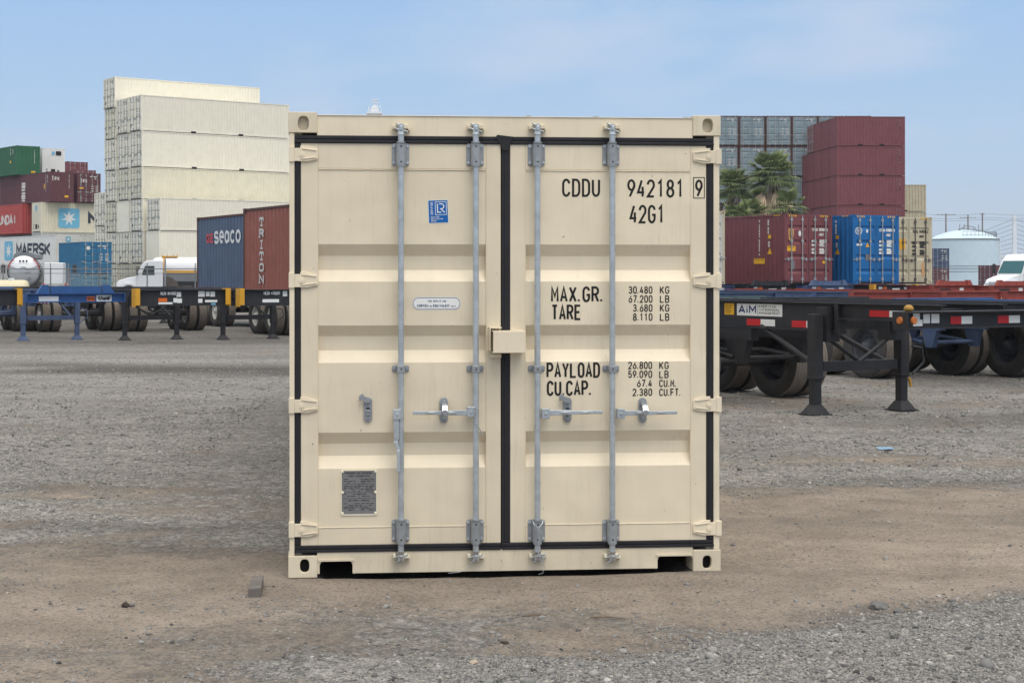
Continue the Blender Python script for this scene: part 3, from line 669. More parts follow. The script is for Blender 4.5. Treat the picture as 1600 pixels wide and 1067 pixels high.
ZP = lambda py: Z(789, py)
zg_t0, zg_t1 = ZP(226), ZP(213.5)          # gasket band, top
zg_b0, zg_b1 = ZP(859.5), ZP(848)
zdt, zdb = ZP(225), ZP(848.5)
DY = 0.014                                  # outer plane of the door frames
PROF = [(265, 0), (382, 0), (400, 1), (422, 1), (440, 0), (508, 0), (525, 1), (547, 1), (566, 0), (674, 0), (692, 1), (711, 1), (730, 0), (820, 0)]
def make_door(px0, px1, pp0, pp1, gl, gr):
    a, b, pa, pb = U(px0), U(px1), U(pp0), U(pp1)
    mb = MB()
    ztop, zbot = ZP(265), ZP(820)
    mb.box(a, pa, DY, DY + .06, zdb, zdt); mb.box(pb, b, DY, DY + .06, zdb, zdt)
    mb.box(pa, pb, DY + .0005, DY + .055, ztop, zdt); mb.box(pa, pb, DY + .0005, DY + .055, zdb, zbot)
    d = mb.build('door', TAN, box, bevel=.0035)
    pm = MB(); pr = [(ZP(py), DY + .003 + .042 * s_) for py, s_ in PROF]
    k = len(pr)
    vs = [(pa - .001, y, z) for z, y in pr] + [(pb + .001, y, z) for z, y in pr]
    pm.add(vs, [(i, k + i, k + i + 1, i + 1) for i in range(k - 1)])
    pm.build('door_panel', TAN, d, fix=False)
    wb = MB(); rr = random.Random(3)
    for zz in (ztop, zbot):
        pts = [(pa + .004 + (pb - pa - .008) * i / 24, DY + .0005, zz - .004 + rr.uniform(-.0012, .0012)) for i in range(25)]
        wb.tube(pts, .0032, 6)
    for uu in (pa, pb): wb.tube([(uu, DY + .0015, zbot), (uu, DY + .0015, ztop)], .0018, 6)
    wb.build('weld_bead', TAN, d)
    # rubber gasket round the leaf
    gk = MB()
    def strip(x0, x1, z0, z1, vert):
        gk.box(x0, x1, DY - .002, DY + .05, z0, z1)
        if vert:
            c = (x0 + x1) / 2; w = (x1 - x0)
            gk.box(c - w * .18, c + w * .18, DY - .006, DY - .002, z0 + .004, z1 - .004)
        else:
            h = z1 - z0; gk.box(x0 + .004, x1 - .004, DY - .010, DY - .002, z0 + h * .06, z0 + h * .40); gk.box(x0 + .004, x1 - .004, DY - .006, DY - .002, z0 + h * .55, z0 + h * .95)
    x0, x1 = min(a, gl[0]), max(b, gr[1])
    strip(gl[0], gr[1], zg_t0, zg_t1, False); strip(gl[0], gr[1], zg_b0, zg_b1, False)
    strip(gl[0], gl[1], zg_b1 + .0005, zg_t0 - .0005, True)
    if gr[1] - gr[0] > .02: strip(gr[0], gr[1], zg_b1 + .0005, zg_t0 - .0005, True)
    gk.build('gasket', RUBBER, d, bevel=.003)
    return d
gapc = U(784)
MB().prism([(U(777), Z(789, 211)), (U(803), Z(789, 214)), (U(800), Z(789, 219)), (U(797), Z(789, 227)), (U(795), Z(789, 236)), (U(785), Z(789, 236)), (U(782), Z(789, 226)), (U(774), Z(789, 216))], DY - .013, DY - .0095, 'y').build('gasket_patch', RUBBER, box, bevel=.003)
dL = make_door(470, 783, 497, 760, (U(459), U(470)), (gapc - .001, gapc - .0005))
dR = make_door(797.5, 1104.5, 821.5, 1080, (gapc + .0005, U(797.5)), (U(1104.5), U(1117)))

def hinge(px, py, side, door):
    """tapered hinge blade from the post onto the leaf; side +1 points right"""
    x0, zc = UZ(px, py); s_ = side
    mb = MB()
    f = lambda a: x0 + s_ * a
    ol = [(0.066, .034), (.066, .047), (.095, .047), (.118, .040), (.160, .030), (.166, .022), (.166, -.020), (.160, -.028), (.11, -.040), (.066, -.040)]
    mb.prism([(f(a), zc + b) for a, b in ol], DY - .0125, DY, 'y')
    mb.box(f(.002), f(.034), -.004, .02, zc - .043, zc + .043)
    mb.box(f(.034), f(.068), DY - .016, DY + .03, zc - .039, zc + .034)
    for b in (.028, -.030):
        mb.hexa([(f(.075), DY - .018, zc + b), (f(.155), DY - .018, zc + b * .66), (f(.155), DY - .012, zc + b * .66), (f(.075), DY - .012, zc + b)],
                [(f(.075), DY - .018, zc + b + .008), (f(.155), DY - .018, zc + b * .66 + .007), (f(.155), DY - .012, zc + b * .66 + .007), (f(.075), DY - .012, zc + b + .008)])
    mb.cyl((f(.073), DY - .010, zc - .004), (f(.073), DY - .0175, zc - .004), .019, .017, 18)
    mb.cyl((f(.073), DY - .0170, zc - .004), (f(.073), DY - .0205, zc - .004), .009, .008, 12)
    mb.build('hinge', TAN, door, bevel=.0025)
for py in (241, 438, 634, 828): hinge(450.5, py, 1, dL)
for py in (245, 439, 632, 825): hinge(1128, py, -1, dR)

RODY = -.032
def bar(px, door, ytop, ybot):
    u = U(px); z1 = Z(px, ytop); z0 = Z(px, ybot)
    MB().cyl((u, RODY, z0), (u, RODY, z1), .0172, n=20).build('locking_bar', GALV, door)
    for top in (True, False):                                   # housings
        zc = Z(px, 242) if top else Z(px, 829)
        mb = MB(); w, h = .049, .063
        mb.prism([(u - w + a, zc - h + b) for a, b in rrect(2 * w, 2 * h, .014)], DY - .008, DY, 'y')
        mb.prism([(u + RR * cos(t), RODY + .004 + RR * .9 * sin(t)) for RR in (.026,) for t in [pi + pi * i / 10 for i in range(11)]] + [(u + .026, DY - .006), (u - .026, DY - .006)], zc - .060, zc + .060, 'z')
        for dz in (-.068, .062): mb.cyl((u, RODY, zc + dz), (u, RODY, zc + dz + .008), .0255, n=20)
        for sx in (-1, 1):
            mb.box(u + sx * .030 - .0035, u + sx * .030 + .0035, DY - .014, DY - .008, zc - .055, zc + .055)
        b = mb.build('bar_housing', GALV_D, door, bevel=.002)
        for sx in (-1, 1):
            for sz in (-1, 1):
                c = (u + sx * .0385, DY - .008, zc + sz * .046); MB().cyl(c, (c[0], DY - .0155, c[2]), .0100, .0070, 10).build('bolt', GALV, door)
        for sz in (-1, 1): MB().disc((u, RODY + .004 - .0245, zc + sz * .043), (0, -1, 0), .0048, 10).build('drain_hole', HOLE, door)
    zc = Z(px, 576)                                             # middle clamp
    mb = MB(); mb.prism([(u - .048 + a, zc - .018 + b) for a, b in rrect(.096, .036, .010)], DY - .006, DY, 'y')
    mb.box(u - .021, u + .021, RODY - .021, DY - .005, zc - .018, zc + .018)
    for sx in (-1, 1): mb.cyl((u + sx * .035, DY - .006, zc), (u + sx * .035, DY - .012, zc), .010, .008, 10)
    mb.build('bar_clamp', GALV_D, door, bevel=.002)
    MB().disc((u, RODY - .0216, zc), (0, -1, 0), .0045, 10).build('drain_hole', HOLE, door)
    for top in (True, False):                                   # cams and keepers
        s_ = 1 if top else -1
        zc = Z(px, 202 if top else 869)
        mb = MB()
        mb.cyl((u, RODY, zc - s_ * .034), (u, RODY, zc - s_ * .016), .021, .017, 16)
        mb.cyl((u, RODY, zc - s_ * .016), (u, RODY, zc + s_ * .026), .0145, .012, 14)
        for dz, ln in ((-.010, .036), (.016, .030)):            # forked claws
            z2 = zc + s_ * dz
            mb.hexa([(u - .006, RODY - .012, z2 - .006), (u - ln, RODY - .006, z2 - .004 + s_ * .012), (u - ln, RODY + .020, z2 - .004 + s_ * .012), (u - .006, RODY + .02, z2 - .006)],
                    [(u - .006, RODY - .012, z2 + .006), (u - ln, RODY - .006, z2 + .005 + s_ * .012), (u - ln, RODY + .020, z2 + .005 + s_ * .012), (u - .006, RODY + .02, z2 + .006)])
        mb.hexa([(u - .004, RODY - .010, zc - .012), (u + .040, RODY - .006, zc - .018 * s_ - .004), (u + .040, RODY + .014, zc - .018 * s_ - .004), (u - .004, RODY + .014, zc - .012)],
                [(u - .004, RODY - .010, zc - .002), (u + .040, RODY - .006, zc - .018 * s_ + .004), (u + .040, RODY + .014, zc - .018 * s_ + .004), (u - .004, RODY + .014, zc - .002)])
        mb.box(u - .009, u + .009, RODY - .026, RODY - .010, zc - .012, zc + .014)
        mb.build('cam', CHROME if not top else GALV, door, bevel=.003)
        kb = MB()                                               # keeper welded to header or sill
        kb.box(u - .046, u - .028, -.030, .012, zc - .004, zc + .020); kb.box(u + .016, u + .042, -.036, .012, zc + s_ * .002 - .004, zc + s_ * .002 + .022)
        kb.box(u - .034, u + .034, -.006, .011, zc + s_ * .014 - .009, zc + s_ * .014 + .009)
        kb.hexa([(u + .040, -.03, zc - .010), (u + .052, -.024, zc - .014), (u + .052, .011, zc - .014), (u + .040, .011, zc - .010)],
                [(u + .040, -.03, zc + .012), (u + .052, -.024, zc + .006), (u + .052, .011, zc + .006), (u + .040, .011, zc + .012)])
        kb.build('cam_keeper', TAN_DIRTY if top else CREAM2, box, bevel=.004)
for px in (626, 742.5): bar(px, dL, 196, 874)
for px in (838.5, 955): bar(px, dR, 199, 872)

def hub(px, py, door, w=.044):
    u, z = UZ(px, py); mb = MB()
    mb.box(u - w / 2, u + w / 2, RODY - .030, RODY - .010, z - .029, z + .029)
    mb.box(u - w / 2, u + w / 2, RODY + .010, RODY + .024, z - .027, z + .027)
    mb.cyl((u, RODY - .030, z), (u, RODY - .036, z), .008, .006, 10)
    mb.build('handle_hub', GALV, door, bevel=.003)
def lever(px0, px1, py, door):
    """flat lever from its hub out to a thin grip"""
    (u0, z), u1 = UZ(px0, py), U(px1); s_ = 1 if u1 > u0 else -1; L = abs(u1 - u0); f = lambda a: u0 + s_ * a * L
    mb = MB(); y0, y1 = RODY - .022, RODY - .012
    ol = [(0, .014), (.18, .013), (.42, .011), (.62, .010), (1, .009), (1, -.011), (.62, -.012), (.42, -.013), (.18, -.017), (0, -.018)]
    mb.prism([(f(a), z + b) for a, b in ol], y0, y1, 'y')
    n = 12                                                       # raised oval rib where the retainer grips
    up = [(f(.2 + .56 * i / n), z + .011 * sin(pi * i / n)) for i in range(n + 1)]; dn = [(f(.2 + .56 * i / n), z - .013 * sin(pi * i / n)) for i in range(n - 1, 0, -1)]
    mb.prism(up + dn, y0 - .014, y0, 'y')
    mb.build('handle', GALV, door, bevel=.003)
def retainer(px, py, door, open_=False, latched=False):
    u, z = UZ(px, py); mb = MB(); w, h = .047, .142
    mb.prism([(u - w / 2 + a, z - h / 2 + b) for a, b in rrect(w, h, .0225, 6)], DY - .009, DY, 'y')
    for dz in (-.046, .046): mb.cyl((u, DY - .009, z + dz), (u, DY - .017, z + dz), .013, .010, 12)
    if open_:                                                    # hasp swung up to the left
        mb.prism([(u - .010, z + .036), (u + .012, z + .040), (u + .016, z + .062), (u - .010, z + .074), (u - .022, z + .078), (u - .030, z + .094), (u - .040, z + .085), (u - .050, z + .078), (u - .052, z + .052), (u - .040, z + .050), (u - .036, z + .058), (u - .026, z + .046)], DY - .030, DY - .020, 'y')
        mb.cyl((u, DY - .009, z + .048), (u, DY - .034, z + .048), .010, .009, 12)
        mb.box(u - .011, u + .011, DY - .032, DY - .009, z - .012, z - .003); mb.cyl((u, DY - .009, z - .022), (u, DY - .026, z - .022), .012, .010, 12)
    if latched:
        lt = MB(); lt.hexa([(u - .016, RODY - .054, z - .008), (u + .016, RODY - .054, z - .008), (u + .016, RODY - .046, z - .008), (u - .016, RODY - .046, z - .008)], [(u - .016, RODY - .030, z + .034), (u + .016, RODY - .030, z + .034), (u + .016, RODY - .022, z + .034), (u - .016, RODY - .022, z + .034)])
        lt.box(u - .016, u + .016, RODY - .030, DY - .009, z + .034, z + .042)
        lt.cyl((u, RODY - .046, z - .006), (u, RODY - .058, z - .006), .017, .015, 14)
        lt.build('handle_latch', CHROME, door, bevel=.002)
    mb.build('handle_retainer', GALV_D, door, bevel=.002)
    if open_: MB().box(u - .0105, u + .0105, DY - .0105, DY - .0095, z + .003, z + .011).build('retainer_slot', HOLE, door)
hub(734.5, 642, dL); lever(729, 644, 643, dL); retainer(693.5, 641, dL, latched=True)
hub(619.5, 646, dL); retainer(575, 640, dL, open_=True)
u, z = UZ(618, 700); z1 = Z(618, 655)                           # the lever that hangs down
mb = MB(); ya, yb = RODY - .022, RODY - .010
mb.prism([(u - .014, z1 + .01), (u + .018, z1 + .01), (u + .016, z1 - .10), (u + .006, z1 - .13), (u - .012, z1 - .127)], ya, yb, 'y')
mb.prism([(u - .014, z1 - .120), (u + .008, z1 - .118), (u + .022, z1 - .165), (u + .004, z1 - .170)], ya - .012, yb, 'y')
mb.box(u + .003, u + .022, ya - .018, yb - .014, z1 - .285, z1 - .166)
mb.prism([(u - .002, z1 - .02), (u + .006, z1 - .09), (u - .002, z1 - .108), (u - .008, z1 - .09)], ya - .010, ya, 'y')
mb.build('handle', GALV, dL, bevel=.003)
hub(850.5, 645, dR); lever(856, 939, 643, dR); retainer(887, 640, dR, open_=True)
hub(967.5, 645, dR); lever(973, 1055, 643.5, dR); retainer(1004.5, 641, dR, latched=True)

# lock box between the leaves
u0, z0 = UZ(767, 550); u1, z1 = UZ(817, 516.5)
lb = MB()
lb.box(u0, u1, -.112, -.108, z0, z1); lb.box(u0, u1, -.108, DY, z1 - .004, z1 + .001); lb.box(u0, u1, -.108, DY, z0 - .001, z0 + .004); lb.box(u1 - .004, u1 + .001, -.108, DY, z0 + .004, z1 - .004)
lb.prism([(u0 + .10, z1 + .001), (u0 + .115, z1 + .018), (u0 + .145, z1 + .006), (u0 + .180, z1 + .006), (u0 + .180, z1 + .001)], -.06, -.05, 'y')
lb.build('lock_box', TAN, dR, bevel=.002)
lk = MB(); a, zt = UZ(763.5, 511)
lk.box(a, a + .006, -.05, DY, Z(765, 548), zt - .006); lk.box(a, U(782.5), -.05, DY, zt - .006, zt); lk.box(a + .012, U(783), -.012, DY, Z(765, 559), Z(765, 553))
lk.build('lock_guard', TAN, dL, bevel=.0015)
hk = [(u1 + .004, -.06, z0 + .040), (u1 + .006, -.06, z0 + .022), (u1 + .018, -.06, z0 + .017), (u1 + .030, -.06, z0 + .022), (u1 + .034, -.06, z0 + .036)]
MB().tube(hk, .0028, 6).build('hook', TAN, dR)

# lettering and stickers
DX, DZ = (1, 0, 0), (0, 0, 1)
PY_ = DY + .003 - .0012                                        # just in front of the panel
def T(s_, px0, px1, pyt, pyb, th=.0125, y=PY_, m=0):
    u0, z0 = UZ(px0, pyb); mb = MB(); text(mb, s_, (u0, y, z0), DX, DZ, Z(px0, pyt) - z0, U(px1) - u0, th, m, nrm=(0, -1, 0)); mb.build('lettering', BLACK, dR, fix=False)
mb = MB()
T('CDDU', 879, 938.5, 279, 307.5); T('942181', 981, 1070, 280, 308.5); T('42G1', 984.5, 1040, 320, 349)
T('9', 1087, 1099, 280.5, 308, y=DY - .0012)
u0, z0 = UZ(1084.5, 309.5); u1, z1 = UZ(1101.5, 277.5); v2, f2 = ribbon2([(u0, z0), (u1, z0), (u1, z1), (u0, z1)], .0045, True)
mb.add([(p.x, DY - .0012, p.y) for p in v2], f2); mb.build('check_digit_frame', BLACK, dR, fix=False)
T('MAX.GR.', 861.5, 944, 447.5, 472.5); T('TARE', 862, 909, 476, 500.5)
T('PAYLOAD', 854.5, 938.5, 566.5, 591, y=PY_); T('CU.CAP.', 855, 926, 595, 619)
for i, (n_, k_) in enumerate((('30.480', 'KG'), ('67.200', 'LB'), ('3.680', 'KG'), ('8.110', 'LB'))):
    yt = 447.3 + i * 14.1; w = 37.5 * (5.5 if len(n_) == 6 else 4.5) / 5.5
    T(n_, 1020.5 - w, 1020.5, yt, yt + 11.8, .0062); T(k_, 1032, 1047, yt, yt + 11.8, .0062)
for i, (n_, k_) in enumerate((('26.800', 'KG'), ('59.090', 'LB'), ('67.4', 'CU.M.'), ('2.380', 'CU.FT.'))):
    yt = 565.2 + i * 14.0; w = 37.5 * {6: 5.5, 5: 4.5, 4: 3.5}[len(n_)] / 5.5
    T(n_, 1020 - w, 1020, yt, yt + 11.8, .0062); T(k_, 1031, {'KG': 1046, 'LB': 1046, 'CU.M.': 1058, 'CU.FT.': 1065}[k_], yt, yt + 11.8, .0062)
# blue certification sticker, slightly tilted
u0, z0 = UZ(669, 348.5); w, h = U(700.5) - u0, Z(669, 312) - z0
a = R(-2.2); rx_, rz_ = Vector((cos(a), 0, -sin(a))), Vector((sin(a), 0, cos(a)))
rx_, rz_ = Vector((cos(R(2.2)), 0, sin(R(2.2)))), Vector((-sin(R(2.2)), 0, cos(R(2.2))))
o = Vector((u0 + .004, PY_, z0 - .003)); mb = MB()
rect(mb, o, rx_, rz_, w, h, 0); rect(mb, o + rx_ * .003 + rz_ * .003, rx_, rz_, w - .006, h - .006, 1, lift=.0006)
q = o + Vector((0, -.0012, 0)); s2 = .062
c0 = q + rx_ * (w * .36) + rz_ * (h * .36)
v2, f2 = ribbon2([(0, 0), (.062, 0), (.062, .072), (0, .072)], .003, True); mb.add([c0 + rx_ * p.x + rz_ * p.y for p in v2], f2, 0)
v2, f2 = ribbon2([(.012, .062), (.012, .014), (.032, .014)], .006); mb.add([c0 + rx_ * p.x + rz_ * p.y for p in v2], f2, 0)
v2, f2 = ribbon2([(.022, .061)] + _arc(.034, .047, .014, .014, 90, -90) + [(.030, .033), (.052, .012)], .006); mb.add([c0 + rx_ * p.x + rz_ * p.y + Vector((0, -.0004, 0)) for p in v2], f2, 0)
text(mb, 'CERTIFIED', q + rx_ * .027 + rz_ * (h * .37), rz_, -rx_, .013, .07, .0022, 0, nrm=(0, -1, 0))
for i, s_ in enumerate(('CONTAINER', 'CERTIFICATION', 'SCHEME')): text(mb, s_, q + rx_ * .014 + rz_ * (.031 - i * .011), rx_, rz_, .0078, len(s_) * .0052, .0014, 0, nrm=(0, -1, 0))
mb.build('certification_sticker', [WHITE, STICKBLUE], dL, fix=False)
# oval repair sticker
u0, z0 = UZ(644.5, 484.5); w, h = U(720.5) - u0, Z(644.5, 464) - z0; mb = MB(); ox = (u0, PY_, z0)
poly(mb, ox, DX, DZ, rrect(w, h, h * .49, 8), 0)
v2, f2 = ribbon2([(a + .005, b + .005) for a, b in rrect(w - .010, h - .010, (h - .01) * .49, 8)[:-1]], .0028, True); mb.add([(u0 + p.x, PY_ - .0006, z0 + p.y) for p in v2], f2, 1)
text(mb, 'FOR REPAIR USE', (u0 + w * .32, PY_ - .0006, z0 + h * .60), DX, DZ, .010, w * .38, .0018, 1, nrm=(0, -1, 0))
text(mb, 'CORTEN', (u0 + w * .10, PY_ - .0006, z0 + h * .22), DX, DZ, .0145, w * .23, .0030, 1, nrm=(0, -1, 0)); text(mb, 'OR', (u0 + w * .355, PY_ - .0006, z0 + h * .22), DX, DZ, .009, w * .05, .0016, 1, nrm=(0, -1, 0))
text(mb, 'EQUIVALENT'.replace('Q', 'O'), (u0 + w * .43, PY_ - .0006, z0 + h * .22), DX, DZ, .0145, w * .34, .0030, 1, nrm=(0, -1, 0)); text(mb, 'ONLY', (u0 + w * .80, PY_ - .0006, z0 + h * .22), DX, DZ, .009, w * .10, .0016, 1, nrm=(0, -1, 0))
mb.build('repair_sticker', [WHITE, NAVY], dL, fix=False)
# approval plate in its welded frame with rivets
u0, z0 = UZ(534, 804); u1, z1 = UZ(588, 735.5); mb = MB(); w, h = u1 - u0, z1 - z0
mb.box(u0, u1, DY + .001, DY + .003, z0, z1, 0)
for x0, x1, y0, y1 in ((u0 - .005, u0, z0 - .005, z1 + .005), (u1, u1 + .005, z0 - .005, z1 + .005), (u0, u1, z0 - .006, z0), (u0, u1, z1, z1 + .005)): mb.box(x0, x1, DY - .003, DY + .003, y0, y1, 1)
for px_ in (.02, .98):
    for pz_ in (.02, .5, .98): mb.cyl((u0 + w * px_, DY + .001, z0 + h * pz_), (u0 + w * px_, DY - .006, z0 + h * pz_), .009, .005, 10, 1)
yy = DY + .0004
for s_, fz, hh, wf in (('APPROVED FOR TRANSPORT', .925, .0085, .78), ('UNDER CUSTOMS SEAL', .865, .0085, .64), ('CSC SAFETY APPROVAL', .30, .0085, .62)):
    text(mb, s_, (u0 + w * (1 - wf) / 2, yy, z0 + h * fz), DX, DZ, hh, w * wf, .0018, 2, nrm=(0, -1, 0))
for fz in (.69, .50, .36): rect(mb, (u0 + w * .04, yy, z0 + h * fz), DX, DZ, w * .92, .0016, 2)
rect(mb, (u0 + w * .5, yy, z0 + h * .36), DX, DZ, .0016, h * .33, 2)
rr = random.Random(5)
for fz in (.80, .755, .72, .64, .605, .57, .535, .455, .41, .24, .20, .165, .13, .095):
    x = .06
    while x < .9:
        l = rr.uniform(.06, .16); l = min(l, .94 - x)
        if rr.random() < .8: rect(mb, (u0 + w * x, yy, z0 + h * fz), DX, DZ, w * l, .0032, 2)
        x += l + .03
mb.build('approval_plate', [PLATE, CREAM2, BLACK], dL, fix=False)
# seal wires
def wire(pts, r, name, parent, mat=GALV):
    MB().tube(pts, r, 6).build(name, mat, parent)
u, z = UZ(740, 634); rr = random.Random(9)
wire([(u + .004 * sin(i * 1.9) + .012 * (i / 14) ** 2, RODY - .040 - .004 * cos(i * 1.7), z - i * .0085) for i in range(12)] + [(u + .022, RODY - .036, z - .115), (u + .034, RODY - .03, z - .138), (u + .046, RODY - .028, z - .156)], .0026, 'seal_wire', dL)
wire([(u + .003, RODY - .043, z - .002), (u + .006, RODY - .044, z - .03), (u + .004, RODY - .042, z - .06)], .0026, 'seal_wire', dL)
u, z = UZ(832, 812)
wire([(u - .006, RODY - .02, z), (u - .002, RODY - .042, z - .012), (u + .022, RODY - .046, z - .036), (u + .046, RODY - .036, z - .010), (u + .050, RODY - .02, z + .004)], .0028, 'seal_wire', dR)
wire([(u + .024 + .004 * sin(i * 1.6), RODY - .044, z - .036 - i * .012) for i in range(14)] + [(u + .036, RODY - .04, z - .215), (u + .046, RODY - .038, z - .236)], .0028, 'seal_wire', dR)
wire([(u + .030 + .022 * sin(t * .9) + .002 * t, -.045 + .008 * cos(t * 1.3), Z(838, 868) + .020 * cos(t * .9)) for t in range(16)], .0022, 'seal_wire', dR)
u, z = UZ(736, 880); wire([(u, -.02, z), (u - .03, -.02, z - .028), (u - .07, -.025, z - .043), (u - .13, -.03, z - .046)], .0013, 'seal_wire', dL)
u, z = UZ(846, 876); wire([(u, -.03, z), (u + .012, -.03, z - .03), (u + .004, -.03, z - .062), (u - .02, -.03, z - .07)], .0013, 'seal_wire', dR)

# ------------------------------------------------------------------ containers of the yard
CWD = 2.438
STD, HC = 2.591, 2.896
FRAMEDARK = plain('dark seam', srgb(52, 50, 48), 0.7)
MARKG = plain('grey marking', srgb(120, 120, 116), .6)
ROD = paint('dull zinc rod', srgb(168, 172, 172), 0.5, var=0.15, metal=0.3, bump=0.0)
ROD_D = paint('dark worn rod', srgb(96, 92, 88), 0.6, var=0.2, metal=0.2, bump=0.0)
def make_container(L, H, mat, rod=None, frame=None, marks=None, pockets=False, reefer=False, hazard=False):
    """doors at x=0, blank end at x=L, origin at the near lower corner (0,0,0)"""
    rod = rod or ROD; frame = frame or mat
    r = empty('shipping_container'); W_ = CWD
    mb = MB()
    for x0, x1 in ((0, .12), (L - .12, L)):
        for y0, y1 in ((0, .10), (W_ - .10, W_)): mb.box(x0, x1, y0, y1, .12, H - .12)
    for y0, y1 in ((.004, .06), (W_ - .06, W_ - .004)):
        mb.box(.17, L - .17, y0, y1, .02, .15); mb.box(.17, L - .17, y0, y1, H - .08, H - .01)
    for x0, x1 in ((.01, .08), (L - .08, L - .01)):
        mb.box(x0, x1, .17, W_ - .17, H - .12, H - .01); mb.box(x0, x1, .17, W_ - .17, .02, .14)
    for x0, x1 in ((-.004, .174), (L - .174, L + .004)):
        for y0, y1 in ((-.004, .16), (W_ - .16, W_ + .004)):
            for z0, z1 in ((0, .12), (H - .12, H)): mb.box(x0, x1, y0, y1, z0, z1)
    for x, nx_ in ((-.0065, -1), (L + .0065, 1)):                      # hand holes of the corner fittings
        for y in (.08, W_ - .08):
            for z in (.06, H - .06): mb.disc((x, y, z), (nx_, 0, 0), .034, 10, 1)
    if pockets:
        for xc in (L * .34, L * .66):
            for y in (.001, W_ - .001): mb.box(xc - .22, xc + .22, y - .006, y + .006, .0, .15, 1)
    for x in (.006, L - .006): mb.box(x - .003, x + .003, .3, W_ - .3, .03, .10, 1) if x < 1 else None
    mb.build('frame', [frame, HOLE], r, fix=False)
    vs, fs = corr_wall(L - .24, H - .22, flat=.075)
    for y, sg in ((.010, 1), (W_ - .010, -1)):
        m2 = MB(); m2.add([(.12 + a, y + sg * b, .13 + c) for a, b, c in vs], fs if sg > 0 else [f[::-1] for f in fs]); m2.build('side_wall', mat, r, fix=False)
    vs, fs = corr_wall(W_ - .2, H - .24, flat=.08)
    m2 = MB(); m2.add([(L - .012 - b, .1 + a, .13 + c) for a, b, c in vs], fs); m2.build('end_wall', mat, r, fix=False)
    MB().box(.08, L - .08, .05, W_ - .05, H - .035, H - .02).build('roof', mat, r)
    if reefer:                                                         # refrigeration unit instead of doors
        m3 = MB(); m3.box(.02, .06, .10, W_ - .10, .14, H - .12); d = m3.build('machinery_panel', mat, r)
        g = MB()
        for z in (.95, 1.15, 1.35, 1.55, 1.75, 1.95, 2.15): g.box(.012, .02, .14, W_ - .14, z, z + .012)
        g.build('panel_rib', GREYW, d)
        MB().box(.0, .02, 1.05, 1.50, .34, .80).build('control_panel', HOLE, d); MB().box(.004, .02, .62, .82, .42, .72).build('data_port', FRAMEDARK, d)
        f2 = MB()
        for z in (.32, .50, .70): f2.box(.004, .02, 1.85, 2.05, z, z + .08)
        f2.build('vent', FRAMEDARK, d)
        MB().box(.003, .02, .02, .09, .14, 1.3).build('yellow_strip', YEL, d); MB().box(.003, .02, W_ - .09, W_ - .02, .14, 1.3).build('yellow_strip', YEL, d)
        return r
    pr = [(H - .14, 0), (H * .845, 0), (H * .825, 1), (H * .80, 1), (H * .775, 0), (H * .64, 0), (H * .62, 1), (H * .595, 1), (H * .57, 0), (H * .43, 0), (H * .41, 1), (H * .385, 1), (H * .36, 0), (H * .22, 0), (H * .20, 1), (H * .175, 1), (H * .15, 0), (.15, 0)]
    for k, (y0, y1) in enumerate(((.10, W_ / 2 - .012), (W_ / 2 + .012, W_ - .10))):
        m3 = MB(); pv = [(.018 + .036 * s_, y0 + .08, z) for z, s_ in pr] + [(.018 + .036 * s_, y1 - .08, z) for z, s_ in pr]; n = len(pr)
        m3.add(pv, [(i, i + 1, n + i + 1, n + i) for i in range(n - 1)])
        m3.box(.012, .055, y0, y0 + .08, .15, H - .13); m3.box(.012, .055, y1 - .08, y1, .15, H - .13)
        m3.box(.0135, .05, y0 + .08, y1 - .08, H - .24, H - .13); m3.box(.0135, .05, y0 + .08, y1 - .08, .15, .24)
        d = m3.build('door', mat, r, fix=False)
        m4 = MB(); m4.box(.02, .04, y0 - .012, y0, .14, H - .13); m4.box(.02, .04, y1, y1 + .012, .14, H - .13); m4.box(.016, .04, y0, y1, H - .132, H - .118); m4.box(.016, .04, y0, y1, .135, .149)
        m4.build('gasket', FRAMEDARK, d)
        for q in (.28, .78):
            yc = y0 + (y1 - y0) * (q if k == 1 else 1 - q); m5 = MB()
            m5.cyl((-.02, yc, .04), (-.02, yc, H - .05), .022, n=8)
            for z in (.22, H * .37, H * .62, H - .22): m5.box(-.03, .012, yc - .055, yc + .055, z - .05, z + .05)
            hd = 1 if (q > .5) == (k == 1) else -1
            m5.box(-.036, -.026, yc, yc + hd * .38, 1.02, 1.05); m5.box(-.04, .012, yc + hd * .18 - .03, yc + hd * .18 + .03, .97, 1.10)
            m5.build('locking_bar', rod, d)
        if marks is not None and k == 0:
            m6 = MB(); rr = random.Random(4)
            for z, y_, w_ in ((H - .38, .95, .34), (H - .38, .55, .38), (H - .55, .52, .22)): m6.box(.0125, .0130, y_ - w_ / 2 + .05, y_ + w_ / 2, z, z + .09)
            for z in (1.62, 1.52, 1.36, 1.26, 1.16, 1.08): m6.box(.0125, .0130, .24, .52, z, z + .045)
            for z in (1.58, 1.34, 1.14): m6.box(.0125, .0130, .72, .98, z, z + .07)
            m6.build('lettering', marks, d)
        if marks is not None and k == 1:
            MB().box(.0125, .0130, 1.95, 2.17, .38, .66).build('approval_plate', PLATE, d)
    if hazard:
        hz = MB()
        for yb in (.20, W_ - .62):
            for i in range(4): hz.add([(.005, yb + i * .11, H - .11), (.005, yb + i * .11 + .055, H - .11), (.005, yb + i * .11 + .085, H - .03), (.005, yb + i * .11 + .03, H - .03)], [(0, 1, 2, 3)])
        for i in range(4): hz.add([(.30 + i * .11, W_ - .001, H - .075), (.355 + i * .11, W_ - .001, H - .075), (.385 + i * .11, W_ - .001, H - .015), (.33 + i * .11, W_ - .001, H - .015)], [(0, 1, 2, 3)])
        hz.build('hazard_stripes', YEL, r, fix=False)
    return r
_P = {}
